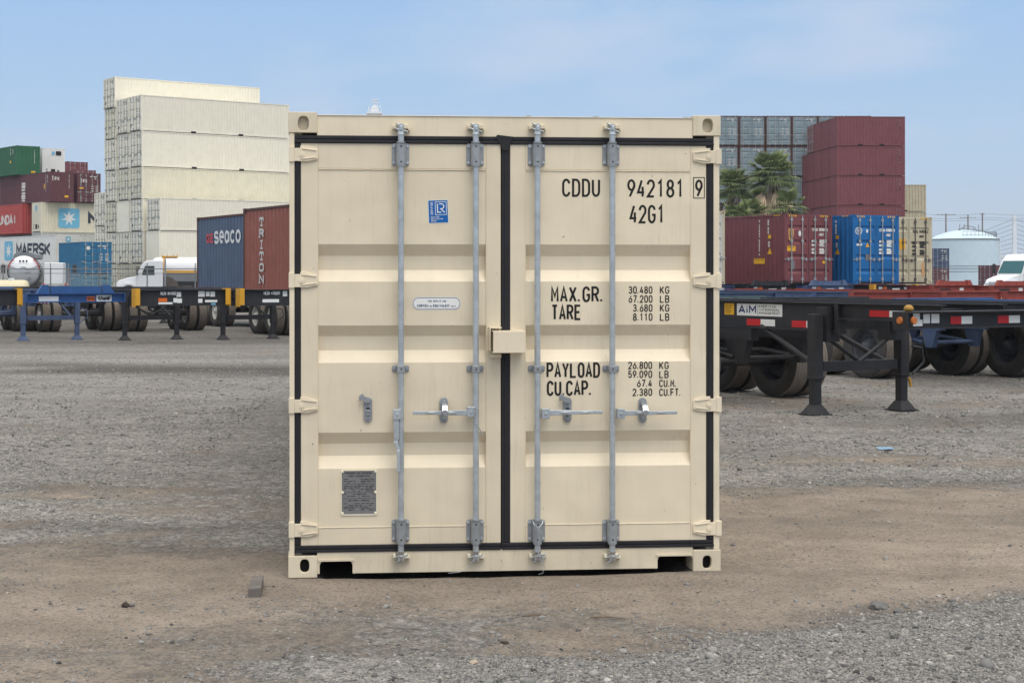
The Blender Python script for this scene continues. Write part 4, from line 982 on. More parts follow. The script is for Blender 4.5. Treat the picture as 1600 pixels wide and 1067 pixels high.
def container(*a, **k):
    key = (a, tuple(sorted((q, (v.name if hasattr(v, 'name') else v)) for q, v in k.items())))
    if key in _P: return dup(_P[key])
    _P[key] = make_container(*a, **k); return _P[key]
def put(o, px, D, z, yaw, lx=0.0, ly=0.0):
    a = R(yaw); c, s_ = cos(a), sin(a)
    o.location = (xat(px, D) - (lx * c - ly * s_), D - (lx * s_ + ly * c), z); o.rotation_euler = (0, 0, a); return o
def face(k, L):
    return {'s0': ((0, .004, 0), (1, 0, 0)), 's1': ((L, CWD - .004, 0), (-1, 0, 0)), 'd': ((.0095, CWD, 0), (0, -1, 0)), 'e': ((L - .006, 0, 0), (0, 1, 0))}[k]
def marks_on(root, k, L, name, mats, fn):
    o, rt = face(k, L); rt = Vector(rt); o = Vector(o); up = Vector((0, 0, 1)); nrm = rt.cross(up)
    mb = MB(); fn(mb, lambda a, b, lift=0.0: o + rt * a + up * b + nrm * lift, rt, up); return mb.build(name, mats, root, fix=False)
def vstrip(mb, P, a, z0, z1, rr, w=.10, m=0):
    """column of small unreadable characters"""
    z = z0
    while z < z1:
        h = rr.uniform(.05, .12); mb.add([P(a, z), P(a + w, z), P(a + w, z + h), P(a, z + h)], [(0, 1, 2, 3)], m); z += h + rr.choice((.02, .02, .08))

# cream stacks on the left: (column, pixel of its near corner, depth, heights from the ground up)
GRPW = 'cream containers in the tall stacks on the left'
L45 = 13.7
cols = [('low stack nearest the truck', 249, 124.6, [STD] * 3, {1}),
        ('broad tall stack', 222.5, 127.0, [STD] * 4 + [HC] * 2, set()),
        ('stack between tallest and broad ones', 202.5, 129.2, [STD] * 4 + [HC] * 2, {2}),
        ('tallest stack', 182, 131.4, [STD] * 7, set()),
        ('low stack beside the blue container', 165, 133.6, [HC] * 3, set())]
for desc, px, D, hs, rev in cols:
    z = 0.0
    for i, h in enumerate(hs):
        m_ = CREAM if (i + len(hs)) % 3 else CREAM2
        o = container(L45, h, m_, marks=MARKG, pockets=True)
        j = random.uniform(-1.4, 1.4) * .5
        if i in rev: put(o, px + j, D, z, 35 + 180, L45, CWD)
        else: put(o, px + j - (z - 8) * .22, D, z, 35)
        if i in rev: what = 'cream blank ended container'
        else: what = 'cream container'
        tag(o, f'{what}, {"topmost" if i == len(hs) - 1 else ORD[i]} in the {desc}', 'container', GRPW)
        z += h + .03
# old grey containers far behind the palms, ends to the camera
GRPG = 'grey containers stacked far behind the palms'
cn_ = ['half hidden by the tan container', 'left of the taller palm', 'behind the taller palm', 'right of the taller palm', 'nearest the maroon stack']
for c in range(6):
    z = 0.0
    for i, h in enumerate([HC, STD, HC, STD, HC, HC]):
        D = 150 + random.uniform(-.15, .15)
        if c == 5:
            o = container(12.19, h, MAROOND); put(o, 1321, D, z, 270, 12.19, 0)
            tag(o, f'dark maroon container at the right end of the grey row, {"topmost" if i == 5 else ORD[i]}', 'container', 'maroon containers at the end of the grey row')
        else:
            o = container(12.19, h, GREYT, rod=ROD, marks=OFFW, frame=RUSTF); put(o, 1114 + c * 41.2 + random.uniform(-.5, .5), D, z, 90, 0, CWD)
            tag(o, f'weathered grey container, {"topmost" if i == 5 else ORD[i]} in the column {cn_[c]}', 'container', GRPG)
        z += h + .03
# maroon twenty-foot stack
GRPM = 'maroon containers in the square stack on the right'
kn = ['front', 'second', 'third', 'fourth', 'rearmost']
mark_mesh = None
for k in range(5):
    z = 0.0
    for i in range(6):
        if k == 4 and i == 5: continue
        o = container(6.06, STD, MAROON, pockets=True)
        D = 138.4 + 2.52 * k; px = CX + (xat(1308, 138.4) - 2.52 * k * sin(R(2))) * F / D
        if k == 3 and i == 5: put(o, px, D, z, 2, 0, 0)
        else: put(o, px, D, z, 182, 6.06, CWD)
        tag(o, f'maroon container in the {kn[k]} column of the square stack, {"topmost" if i == (5 if k < 4 else 4) else ORD[i]}', 'container', GRPM)
        if k == 0:
            rr = random.Random(3)
            def fn(mb, P, rt, up):
                vstrip(mb, P, 5.30, .9, 2.35, rr, .05); vstrip(mb, P, 5.58, 1.75, 2.3, rr, .06)
                mb.add([P(5.54, 1.35), P(5.70, 1.35), P(5.62, 1.52)], [(0, 1, 2)], 1); vstrip(mb, P, 5.56, 1.12, 1.25, rr, .10)
            marks_on(o, 's1', 6.06, 'lettering', [OFFW, YEL], fn)
        z += STD + .03
z = 0.0
for i in range(4):
    o = container(6.06, STD, BEIGE, pockets=True); put(o, 1447, 152, z, 0, 6.06, 0)
    tag(o, f'beige container seen past the right edge of the maroon stack, {"topmost" if i == 3 else ORD[i]}', 'container', 'beige containers right of the maroon stack'); z += STD + .03
# far stacks near the round tank
for i in range(2):
    o = container(6.06, STD, NAVYC if i else MAROOND, marks=OFFW); put(o, 1454, 205, i * (STD + .006), 90, 0, CWD)
    tag(o, f'small distant {"navy" if i else "maroon"} container stacked before the pale round tank, {"topmost" if i == 1 else ORD[i]}', 'container', 'distant containers before the tank')
o = container(6.06, HC, MAROOND); put(o, 1539, 190, 0, 112, 6.06, 0); o.rotation_euler.z = R(28); put(o, 1557, 190, 0, 40, 0, 0)
tag(o, 'distant maroon container between the round tank and the white truck', 'container')

# coloured stacks at the far left
GRPL = 'mixed containers stacked at the left edge'
def lay(mat, H, px, D, z, yaw, ly, label, L=12.19, grp=GRPL, **k):
    o = container(L, H, mat, **k); put(o, px, D, z, yaw, 0, ly); tag(o, label, 'container', grp); return o
YL = 128
lay(MAROOND, HC, 74, 156, 0, YL, CWD, 'dark maroon container at the bottom of the far left stack, behind the lettered white one')
lay(GREYT, HC, 74, 156, HC, YL, CWD, 'grey container in the far left stack, hidden behind the lettered white one')
lay(MAROOND, HC, 74, 156, 2 * HC, YL, CWD, 'dark maroon container in the far left stack, behind the faded red one')
Z3, Z4, Z5 = 2 * HC + .01, 3 * HC + .02, 4 * HC + .03
r2a = lay(MAROOND, HC, 78, 150, Z4, YL, CWD, 'long dark maroon container with a white lettered end, above the cream one with the star', marks=None)
r2b = lay(MAROOND, HC, 121, 152, Z4, YL, CWD, 'dark maroon container with white lettered doors, beside the tallest cream stack', marks=OFFW)
grn = lay(GREEN, HC, 26, 155, Z5, YL, CWD, 'green container on top of the far left stack', marks=None)
rfr = lay(WHITEC, HC, 66, 158, Z5, YL, CWD, 'white reefer container on top of the far left stack, right of the green one', reefer=True)
lay(MAROON, HC, 105, 172, Z5 - .35, YL, CWD, 'maroon container peeping out right of the white reefer')
lay(MAROON, STD, 117, 168, 10.4, YL, CWD, 'maroon container whose roof shows above the lettered doors')
# give the blank end of these to the camera
for o in (r2a, grn):
    p = o.location.copy(); a = R(YL)
    far = Vector((12.19 * cos(a), 12.19 * sin(a), 0)); acr = Vector((-CWD * sin(a), CWD * cos(a), 0))
    o.location = p + far + acr; o.rotation_euler.z = a + pi
beige = lay(CREAM2, HC, 64, 150.5, Z3, 35, 0, 'cream reefer container with a pale blue star panel and a big dark letter', reefer=True)
for i in range(2): lay(GREYW, HC, 64, 150.5, i * (HC + .005), 35, 0, f'pale grey container under the cream reefer with the star, {ORD[i]}')
red = lay(REDC, HC, 34, 154, Z3, YL, CWD, 'faded red container with white letters at the left edge')
p = red.location.copy(); a = R(YL); red.location = p + Vector((12.19 * cos(a) - CWD * sin(a), 12.19 * sin(a) + CWD * cos(a), 0)); red.rotation_euler.z = a + pi
mk = lay(WHITEC, STD, 86, 136, STD + .006, YL, CWD, 'white reefer container with large dark letters on its side', reefer=True)
lay(GREYW, STD, 86, 136, 0, YL, CWD, 'pale grey container under the white one with large dark letters')
DARKL = plain('dark slate lettering', srgb(48, 56, 70), 0.6)
def f_mk(mb, P, rt, up):
    mb.add([P(a, b) for a, b in [(1.1 + q, .45 + w) for q, w in rrect(1.9, 1.75, .2)]], [tuple(range(len(rrect(1.9, 1.75, .2))))], 1)
    mb.add([P(2.05 + a, 1.32 + b, .002) for a, b in star(7, .72, .28)], [tuple(range(14))], 2)
    text(mb, 'MAERSK', P(3.8, .80), rt, up, 1.15, 7.4, .26, 0, gap=.22)
marks_on(mk, 's1', 12.19, 'lettering', [DARKL, PALEBLUE, WHITE], f_mk)
marks_on(mk, 'd', 12.19, 'logo', [PALEBLUE, WHITE], lambda mb, P, rt, up: (mb.add([P(1.0 + a, 2.0 + b, .03) for a, b in rrect(.45, .45, .06)], [tuple(range(20))], 0), mb.add([P(1.225 + a, 2.225 + b, .033) for a, b in star(7, .18, .07)], [tuple(range(14))], 1)))
def f_be(mb, P, rt, up):
    q = rrect(2.15, 1.9, .22)
    mb.add([P(1.75 + a, .45 + b) for a, b in q], [tuple(range(len(q)))], 1)
    mb.add([P(2.82 + a, 1.40 + b, .002) for a, b in star(7, .78, .30)], [tuple(range(14))], 2)
    text(mb, 'MAERSK', P(4.75, .80), rt, up, 1.2, 8.6, .30, 0, gap=.22)
marks_on(beige, 's0', 12.19, 'lettering', [DARKL, PALEBLUE, WHITE], f_be)
marks_on(beige, 'd', 12.19, 'logo', [PALEBLUE], lambda mb, P, rt, up: mb.add([P(1.0 + a, 2.1 + b, .03) for a, b in rrect(.4, .5, .06)], [tuple(range(20))], 0))
marks_on(rfr, 'd', 12.19, 'logo', [PALEBLUE, HOLE, WHITE], lambda mb, P, rt, up: (mb.add([P(1.02 + a, 2.25 + b, .03) for a, b in rrect(.32, .32, .04)], [tuple(range(20))], 0), mb.add([P(1.45 + a, 2.2 + b, .03) for a, b in rrect(.6, .42, .1)], [tuple(range(20))], 1)))
marks_on(red, 's0', 12.19, 'lettering', [OFFW], lambda mb, P, rt, up: text(mb, 'HYUNDAI', P(4.6, .9), rt, up, 1.0, 6.3, .24, 0, gap=.25))
rr = random.Random(8)
marks_on(r2a, 's0', 12.19, 'lettering', [OFFW, YEL], lambda mb, P, rt, up: (text(mb, 'TRITON', P(5.4, 2.2), (0, 0, -1), rt, 1.0, 2.0, .2, 0), vstrip(mb, P, 11.2, 1.0, 2.6, rr, .1), vstrip(mb, P, 11.6, 1.9, 2.6, rr, .12), mb.add([P(10.8, 1.3), P(11.05, 1.3), P(11.05, 1.75), P(10.8, 1.75)], [(0, 1, 2, 3)], 1)))
marks_on(r2a, 'e', 12.19, 'lettering', [OFFW, YEL], lambda mb, P, rt, up: (text(mb, 'tex', P(.18, 2.05), rt, up, .50, .80, .07, 0), vstrip(mb, P, 1.95, 1.3, 2.6, rr, .05), mb.add([P(1.5, .45), P(1.9, .45), P(1.9, .65), P(1.5, .65)], [(0, 1, 2, 3)], 1)))
marks_on(r2b, 'd', 12.19, 'lettering', [OFFW, YEL], lambda mb, P, rt, up: (text(mb, 'tex', P(.28, 1.95, .03), rt, up, .48, .74, .07, 0), mb.add([P(.2, 1.35, .03), P(.62, 1.35, .03), P(.62, 1.5, .03), P(.2, 1.5, .03)], [(0, 1, 2, 3)], 1)))
marks_on(grn, 's0', 12.19, 'lettering', [OFFW, YEL], lambda mb, P, rt, up: (vstrip(mb, P, 10.6, 2.0, 2.6, rr, .12), vstrip(mb, P, 11.2, 2.1, 2.5, rr, .12), mb.add([P(10.5, 1.2), P(10.8, 1.2), P(10.8, 1.45), P(10.5, 1.45)], [(0, 1, 2, 3)], 1)))
marks_on(grn, 'e', 12.19, 'lettering', [OFFW, YEL], lambda mb, P, rt, up: (vstrip(mb, P, 1.85, 1.2, 2.5, rr, .05), mb.add([P(1.5, .25), P(1.95, .25), P(1.95, .42), P(1.5, .42)], [(0, 1, 2, 3)], 1)))
# blue pair behind the fence
tb = lay(TEALG, STD, 127, 122, 0, 120, CWD, 'low grey blue storage container under the deep blue one, behind the fence', L=6.06, marks=FRAMEDARK)
tb.scale = (1, 1, 1.69 / STD)
bl = lay(TEALB, STD, 127, 122, 1.70, 120, CWD, 'deep blue container left of the low cream stack, behind the fence', L=6.06, marks=OFFW)
marks_on(bl, 'd', 6.06, 'logo', [OFFW], lambda mb, P, rt, up: mb.add([P(.55 + .16 * cos(2 * pi * i / 14), 2.1 + .16 * sin(2 * pi * i / 14), .03) for i in range(14)], [tuple(range(14))], 0))

# containers standing on parked chassis
GRPC = 'containers loaded on parked chassis'
LT = 6.06
def back_corner(o, px, D, z, yaw, L):         # put its far left corner (L, W) at the pixel
    put(o, px, D, z, yaw, L, CWD)
sea = make_container(LT, STD, SEABLUE, frame=RUSTF); back_corner(sea, 307.5, 55.2, 1.12, 118, LT)
tag(sea, 'slate blue container with white and red letters, left of the red brown one', 'container', GRPC)
tri = make_container(LT, STD, REDBROWN, frame=RUSTF); back_corner(tri, 380, 47.4, 1.10, 118, LT)
tag(tri, 'red brown container with white letters down its side, half hidden behind the tan container', 'container', GRPC)
marks_on(sea, 's1', LT, 'lettering', [plain('red letters', srgb(206, 62, 66), .5), WHITE], lambda mb, P, rt, up: (
    text(mb, 'GE', P(.98, 1.66), rt, up, .34, .72, .085, 0), text(mb, 'seaco', P(1.74, 1.62), rt, up, .62, 2.6, .105, 1, gap=.24)))
def f_tri(mb, P, rt, up):
    for i, c in enumerate('TRITON'):
        z = 2.02 - i * .335; a = 1.30
        text(mb, c, P(a, z), rt, up, .27, .38 if c != 'I' else .38, .07, 0, gap=.0)
        if c in 'TI': mb.add([P(a + .08, z), P(a + .30, z), P(a + .30, z + .045), P(a + .08, z + .045)], [(0, 1, 2, 3)], 0)
        if c in 'RN': mb.add([P(a - .04, z, .001), P(a + .12, z, .001), P(a + .12, z + .04, .001), P(a - .04, z + .04, .001)], [(0, 1, 2, 3)], 0)
        if c == 'T':
            for q in (.0, .32): mb.add([P(a + q, z + .15), P(a + q + .06, z + .15), P(a + q + .06, z + .22), P(a + q, z + .22)], [(0, 1, 2, 3)], 0)
        if c == 'I': mb.add([P(a + .08, z + .225), P(a + .30, z + .225), P(a + .30, z + .27), P(a + .08, z + .27)], [(0, 1, 2, 3)], 0)
marks_on(tri, 's1', LT, 'lettering', [OFFW], f_tri)
msc = make_container(12.19, HC, MAROON, hazard=True); put(msc, 1226, 64.5, 1.31, 115, 0, CWD)
tag(msc, 'large maroon container on a chassis, its doors with steel bars and yellow caution stickers', 'container', GRPC)
cos_ = make_container(12.19, HC, BLUEC, hazard=True); put(cos_, 1333, 65.3, 1.31, 115, 0, CWD)
tag(cos_, 'bright blue container on a chassis, with a white globe emblem on its door', 'container', GRPC)
bei = make_container(12.19, HC, BEIGE, rod=ROD_D, hazard=True, frame=BEIGE); put(bei, 1384, 66.8, 1.29, 112, 0, CWD)
tag(bei, 'worn beige container on a chassis, right of the bright blue one', 'container', GRPC)
gry = make_container(12.19, HC, GREYW, frame=BEIGE); put(gry, 1049, 61.5, 1.33, 112, 0, CWD)
tag(gry, 'pale grey container whose edge shows just right of the tan container', 'container', GRPC)
def doormarks(col, l1, l2):
    def fn(mb, P, rt, up):
        text(mb, l1[0], P(1.40, 2.20), rt, up, .13, .30, .03, 0); text(mb, l1[1], P(1.76, 2.20), rt, up, .13, .34, .03, 0); text(mb, l1[2], P(2.16, 2.20), rt, up, .13, .06, .03, 0)
        text(mb, l2, P(1.76, 2.00), rt, up, .12, .26, .028, 0)
        rr = random.Random(6)
        for z in (1.74, 1.58, 1.40, 1.26):
            for a in (1.38, 1.78): mb.add([P(a, z), P(a + rr.uniform(.18, .3), z), P(a + .22, z + .09), P(a, z + .09)], [(0, 1, 2, 3)], 0)
        for z in (1.80, 1.68, 1.56, 1.34): mb.add([P(1.80, z), P(2.06, z), P(2.06, z + .05), P(1.80, z + .05)], [(0, 1, 2, 3)], 0)
    return fn
marks_on(msc, 'd', 12.19, 'lettering', [OFFW], doormarks(OFFW, ('TGBU', '587001', '5'), '45G1'))
marks_on(cos_, 'd', 12.19, 'lettering', [WHITE], doormarks(WHITE, ('CSNU', '810054', '8'), '45G1'))
marks_on(bei, 'd', 12.19, 'lettering', [FRAMEDARK, YEL, plain('faded orange mark', srgb(206, 160, 110), .6)], lambda mb, P, rt, up: (doormarks(FRAMEDARK, ('TEXU', '947018', '6'), '45G1')(mb, P, rt, up), mb.add([P(.72, 1.5), P(1.02, 1.5), P(1.02, 1.95), P(.72, 1.95)], [(0, 1, 2, 3)], 1), mb.add([P(1.9, .35), P(2.05, .35), P(2.0, 1.0), P(1.88, .9)], [(0, 1, 2, 3)], 2)))
TANL = plain('ochre logo', srgb(206, 164, 90), .5)
def f_msc(mb, P, rt, up):
    text(mb, 'm', P(.20, 1.98), rt, up, .42, .27, .055, 0, gap=0); text(mb, 's', P(.20, 1.80), rt, up, .26, .12, .045, 0, gap=0); text(mb, 'c', P(.34, 1.80), rt, up, .26, .13, .045, 0, gap=0)
    mb.add([P(.78 + .07 * cos(2 * pi * i / 16), 2.10 + .12 * sin(2 * pi * i / 16)) for i in range(16)], [tuple(range(16))], 1)
    mb.add([P(.14, 1.37), P(.56, 1.37), P(.56, 1.58), P(.14, 1.58)], [(0, 1, 2, 3)], 2); text(mb, 'CAUTION', P(.18, 1.50, .002), rt, up, .06, .32, .012, 4)
    mb.add([P(.30, .62), P(.52, .62), P(.52, .98), P(.30, .98)], [(0, 1, 2, 3)], 3)
    mb.add([P(1.95, .86), P(2.10, .86), P(2.10, .97), P(1.95, .97)], [(0, 1, 2, 3)], 2)
marks_on(msc, 'd', 12.19, 'stickers', [TANL, WHITE, YEL, PLATE, BLACK], f_msc)
rr = random.Random(12)
def f_side(mb, P, rt, up):                     # near the door end of the left side
    e = 12.19
    vstrip(mb, P, e - 1.75, 1.2, 2.62, rr, .07); vstrip(mb, P, e - 1.15, 2.1, 2.62, rr, .09); vstrip(mb, P, e - 1.12, 1.55, 1.75, rr, .12)
    mb.add([P(e - 1.18, 1.25), P(e - .85, 1.25), P(e - 1.0, 1.52)], [(0, 1, 2)], 1); mb.add([P(e - 1.12, 1.90), P(e - .92, 1.90), P(e - .92, 2.05), P(e - 1.12, 2.05)], [(0, 1, 2, 3)], 1)
def f_side_m(mb, P, rt, up):
    f_side(mb, P, rt, up); e = 12.19
    mb.add([P(e - 2.1, .85), P(e - 1.35, .85), P(e - 1.35, 1.08), P(e - 2.1, 1.08)], [(0, 1, 2, 3)], 1); text(mb, 'CAUTION', P(e - 2.02, 1.0, .002), rt, up, .06, .58, .014, 2)
marks_on(msc, 's1', 12.19, 'lettering', [OFFW, YEL, BLACK], f_side_m); marks_on(cos_, 's1', 12.19, 'lettering', [OFFW, YEL], f_side)
def f_cos(mb, P, rt, up):
    v2, f2 = ribbon2([(.30 + .17 * cos(2 * pi * i / 20), 2.22 + .15 * sin(2 * pi * i / 20)) for i in range(20)], .025, True); mb.add([P(p.x, p.y) for p in v2], f2, 0)
    for q in (.08, -.08): mb.add([P(.17, 2.22 + q - .008, .001), P(.43, 2.22 + q - .008, .001), P(.43, 2.22 + q + .008, .001), P(.17, 2.22 + q + .008, .001)], [(0, 1, 2, 3)], 0)
    mb.add([P(.10, 2.18, .002), P(.50, 2.18, .002), P(.50, 2.27, .002), P(.10, 2.27, .002)], [(0, 1, 2, 3)], 3); text(mb, 'COSCO', P(.11, 2.185, .004), rt, up, .075, .38, .02, 0)
    mb.add([P(.75 + .055 * cos(2 * pi * i / 16), 2.22 + .08 * sin(2 * pi * i / 16)) for i in range(16)], [tuple(range(16))], 0)
    mb.add([P(.18 + a, 1.60 + b) for a, b in rrect(.30, .09, .045)], [tuple(range(20))], 0)
    mb.add([P(.66, 1.55), P(.88, 1.55), P(.77, 1.74)], [(0, 1, 2)], 1); mb.add([P(.66, .98), P(.88, .98), P(.88, 1.24), P(.66, 1.24)], [(0, 1, 2, 3)], 2)
marks_on(cos_, 'd', 12.19, 'stickers', [WHITE, YEL, PLATE, BLUEC], f_cos)

# ------------------------------------------------------------------ chassis trailers
AMBER = plain('amber lens', srgb(188, 108, 50), .3)
def mesh_tyre():
    mb = MB(); w = .135
    prof = [(.285, -w * .8), (.30, -w), (.40, -w * 1.06), (.465, -w), (.498, -w * .86)]
    for i in range(5):
        c = -w * .72 + i * w * .36; prof += [(.510, c - .019), (.510, c + .012), (.496, c + .014), (.496, c + .019)]
    prof += [(.510, w * .80), (.498, w * .88), (.465, w), (.40, w * 1.06), (.30, w), (.285, w * .8)]
    k0 = 5; k1 = len(prof) - 6
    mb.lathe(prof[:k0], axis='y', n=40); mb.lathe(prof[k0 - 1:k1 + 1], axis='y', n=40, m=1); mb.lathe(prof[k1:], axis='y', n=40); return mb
def mesh_rim():
    mb = MB()
    mb.lathe([(.286, -.11), (.286, .10), (.272, .105), (.262, .07), (.25, .01), (.215, -.02), (.14, -.015), (.135, .05), (.09, .07), (.085, .12), (0.001, .125)], axis='y', n=28)
    for i in range(8):
        t = 2 * pi * i / 8; mb.cyl((.17 * cos(t), -.016, .17 * sin(t)), (.17 * cos(t), .018, .17 * sin(t)), .014, n=6)
    return mb
def mesh_rim_holes():
    mb = MB()
    for i in range(5):
        t = 2 * pi * i / 5 + .3; mb.disc((.195 * cos(t), .004 - .018, .195 * sin(t)), (0, 1, 0), .03, 10)
    return mb
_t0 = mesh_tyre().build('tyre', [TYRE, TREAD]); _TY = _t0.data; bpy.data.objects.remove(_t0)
def _rim(mat, nm):
    o = mesh_rim().build('rim', mat); d = o.data; d.name = nm; bpy.data.objects.remove(o); return d
RIM_W, RIM_D = _rim(RIMW, 'rim_white'), _rim(RIMD, 'rim_grey')
def wheel(parent, x, y, z, out, rim, r=.51):
    w = bpy.data.objects.new('wheel', _TY); COL.objects.link(w); w.parent = parent; w.location = (x, y, z); w.rotation_euler = (0, random.uniform(0, 6), 0 if out > 0 else pi)
    k = r / .51; w.scale = (k, k, k)
    q = bpy.data.objects.new('rim', rim); COL.objects.link(q); q.parent = w
    return w
def tape(mb, x0, x1, y, z, h=.055, n=2, m=(0, 1), axis='x', sg=1):
    for i in range(n):
        a = x0 + (x1 - x0) * i / n; b = x0 + (x1 - x0) * (i + 1) / n
        if axis == 'x': q = [(a, y, z), (b, y, z), (b, y, z + h), (a, y, z + h)]
        else: q = [(y, a, z), (y, b, z), (y, b, z + h), (y, a, z + h)]
        mb.add(q, [(0, 1, 2, 3)], m[i % 2])
def beam_i(mb, x0, x1, y, z0, z1, fw=.13, t=.016):
    mb.box(x0, x1, y - .008, y + .008, z0 + t, z1 - t); mb.box(x0, x1, y - fw / 2, y + fw / 2, z0, z0 + t); mb.box(x0, x1, y - fw / 2, y + fw / 2, z1 - t, z1)
def chassis(label, frame, bol, legm=None, tip=None, L=12.2, neck=2.4, legx=2.5, bog=(9.6, 10.85), rim=None, bz=(.93, 1.33), rail=(.98, 1.30), horn=False, group='chassis trailers parked in rows', tapes=True, lowbar=None, xbrace=True, wheels=True, guard=None):
    legm = legm or frame; rim = rim or RIM_W
    r = empty('chassis_trailer'); tag(r, label, 'trailer', group)
    f = MB()
    for y in (-.48, .48):
        beam_i(f, .12, neck, y, rail[1] - .20, rail[1]); beam_i(f, neck, L - .12, y, rail[0], rail[1])
        f.box(neck - .03, neck + .03, y - .07, y + .07, rail[0] - .02, rail[1] - .017)
    n = int((L - 1) / 1.25)
    for i in range(n + 1):
        x = .7 + i * (L - 1.3) / n; f.box(x - .04, x + .04, -.47, .47, rail[1] - .17, rail[1] - .06)
    f.build('frame', frame, r, fix=False)
    b = MB()
    b.box(.0, .014, -1.2, 1.2, bz[0] + .014, bz[1] - .014); b.box(-.10, .12, -1.2, 1.2, bz[1] - .014, bz[1]); b.box(-.09, .12, -1.2, 1.2, bz[0], bz[0] + .014)
    for y in (-.9, -.48, .48, .9): b.box(.014, .11, y - .006, y + .006, bz[0] + .014, bz[1] - .014)
    if tip is None: b.box(-.10, .12, 1.2, 1.222, bz[0], bz[1]); b.box(-.10, .12, -1.222, -1.2, bz[0], bz[1])
    if horn:
        b.box(-.05, .06, -.62, .62, bz[1], bz[1] + .17)
        for y in (-.80, .70):
            b.prism([(y - (.16 if y < 0 else .04), bz[1]), (y + (.14 if y < 0 else .26), bz[1]), (y + .12, bz[1] + .21), (y - .02, bz[1] + .21)], -.08, .09, 'x')
    b.build('front_bolster', bol, r, fix=False)
    if tip is not None:
        for s_ in (-1, 1):
            m = MB(); y0, y1 = sorted((s_ * 1.10, s_ * 1.226))
            m.box(-.13, -.10, y0, y1, bz[0] + .02, bz[1] + .03); m.box(-.10, .14, y0, y1, bz[1], bz[1] + .03); m.box(-.13, .13, s_ * 1.226 - .008, s_ * 1.226 + .008, bz[0] - .02, bz[1] + .03)
            m.build('corner_bracket', tip, r, fix=False)
    rb = MB(); rb.box(L - .14, L, -1.22, 1.22, rail[1] - .24, rail[1] + .02); rb.build('rear_bolster', bol, r)
    ly = .70
    for s_ in (1, -1):
        m = MB(); m.box(legx - .068, legx + .068, s_ * ly - .068, s_ * ly + .068, .44, rail[1] - .14); m.box(legx - .054, legx + .054, s_ * ly - .054, s_ * ly + .054, .07, .44)
        m.box(legx - .074, legx + .074, s_ * ly - .074, s_ * ly + .074, .43, .46)
        leg = m.build('landing_leg', legm, r, bevel=.006)
        h = MB(); h.hexa([(legx - .13, s_ * ly - .13, .004), (legx + .13, s_ * ly - .13, .004), (legx + .13, s_ * ly + .13, .004), (legx - .13, s_ * ly + .13, .004)],
                         [(legx - .06, s_ * ly - .06, .12), (legx + .06, s_ * ly - .06, .12), (legx + .06, s_ * ly + .06, .12), (legx - .06, s_ * ly + .06, .12)])
        h.box(legx - .145, legx + .145, s_ * ly - .145, s_ * ly + .145, .0, .014)
        h.build('foot', legm, leg)
        g = MB(); g.prism([(legx + .02, rail[0]), (legx + 1.0, rail[0]), (legx + .93, rail[0]), (legx + .02, .52)], s_ * ly * .82 - .012, s_ * ly * .82 + .012, 'y')
        m = MB(); m.tube([(legx + .05, s_ * ly * .86, .56), (legx + 1.25, s_ * .50, rail[0] + .03)], .032, 6); m.build('leg_strut', legm, r)
        m = MB(); y0, y1 = sorted((s_ * .40, s_ * (ly - .095))); m.box(legx - .10, legx + .10, y0, y1, .88, rail[1] - .05); m.build('leg_bracket', legm, r)
    m = MB(); m.box(legx - .035, legx + .035, -ly + .1, ly - .1, .52, .64)
    m.build('cross_beam', legm, r)
    if xbrace:
        for s_ in (1, -1): MB().tube([(legx + .01 * s_, s_ * (ly - .10), .98), (legx + .01 * s_, -s_ * .02, .62)], .026, 6).build('diagonal_brace', legm, r)
    m = MB(); m.tube([(legx - .1, -ly - .08, .80), (legx - .12, -ly - .22, .78), (legx - .12, -ly - .26, .60), (legx - .14, -ly - .05, .46)], .016, 6); m.build('crank_handle', legm, r)
    if wheels:
        g = MB()
        for y in (-.48, .48):
            g.box(bog[0] - 1.0, bog[1] + .9, y - .06, y + .06, rail[0] - .16, rail[0] - .003)
            for x in (bog[0] - .75, (bog[0] + bog[1]) / 2, bog[1] + .75):
                g.prism([(x - .16, rail[0] - .16), (x + .16, rail[0] - .16), (x + .07, .52), (x - .07, .52)], y - .05, y + .05, 'y')
            for bx in bog: g.tube([(bx - .56, y, .60), (bx - .25, y, .64), (bx, y, .66), (bx + .25, y, .64), (bx + .56, y, .60)], .035, 6)
        g.tube([(bog[0] - .75, -.5, .60), (bog[0] - .75, .5, .60)], .03, 8)
        g.build('bogie', legm if lowbar is None else lowbar, r, fix=False)
        for bx in bog:
            MB().cyl((bx, -1.05, .51), (bx, 1.05, .51), .065, n=10).build('axle', legm, r)
            for s_ in (1, -1):
                for yy in (.765, 1.085): wheel(r, bx, s_ * yy, .512, s_, rim)
    if guard is not None:
        x0, x1 = bog[0] - 1.5, bog[1] + .9
        for s_ in (1, -1):
            g = MB(); g.box(x0, x1, s_ * 1.235, s_ * 1.25, .84, .95)
            for x in (x0 + .3, x1 - .3): g.box(x - .03, x + .03, s_ * .5, s_ * 1.235, .93, .97)
            g.build('side_guard', guard, r)
            n = int((x1 - x0) / .22)
            for i in range(n):
                a = x0 + .05 + i * .22; q = s_ * 1.2525
                MB().add([(a, q, .862), (a + .20, q, .862), (a + .20, q, .932), (a, q, .932)], [(0, 1, 2, 3)]).build('reflective_tape', REDV if i % 2 else WHITE, r, fix=False)
    if tapes:
        x = neck + .6
        while x < L - .9: tape(t_ := MB(), x, x + .62, .565, rail[0] + .04, n=2); t_.build('reflective_tape', [REDV, WHITE], r, fix=False); x += 1.25
    return r
YC = 118.0
def park(o, px, D, yaw=YC, lx=0.0, ly=1.22): return put(o, px, D, 0, yaw, lx, ly)
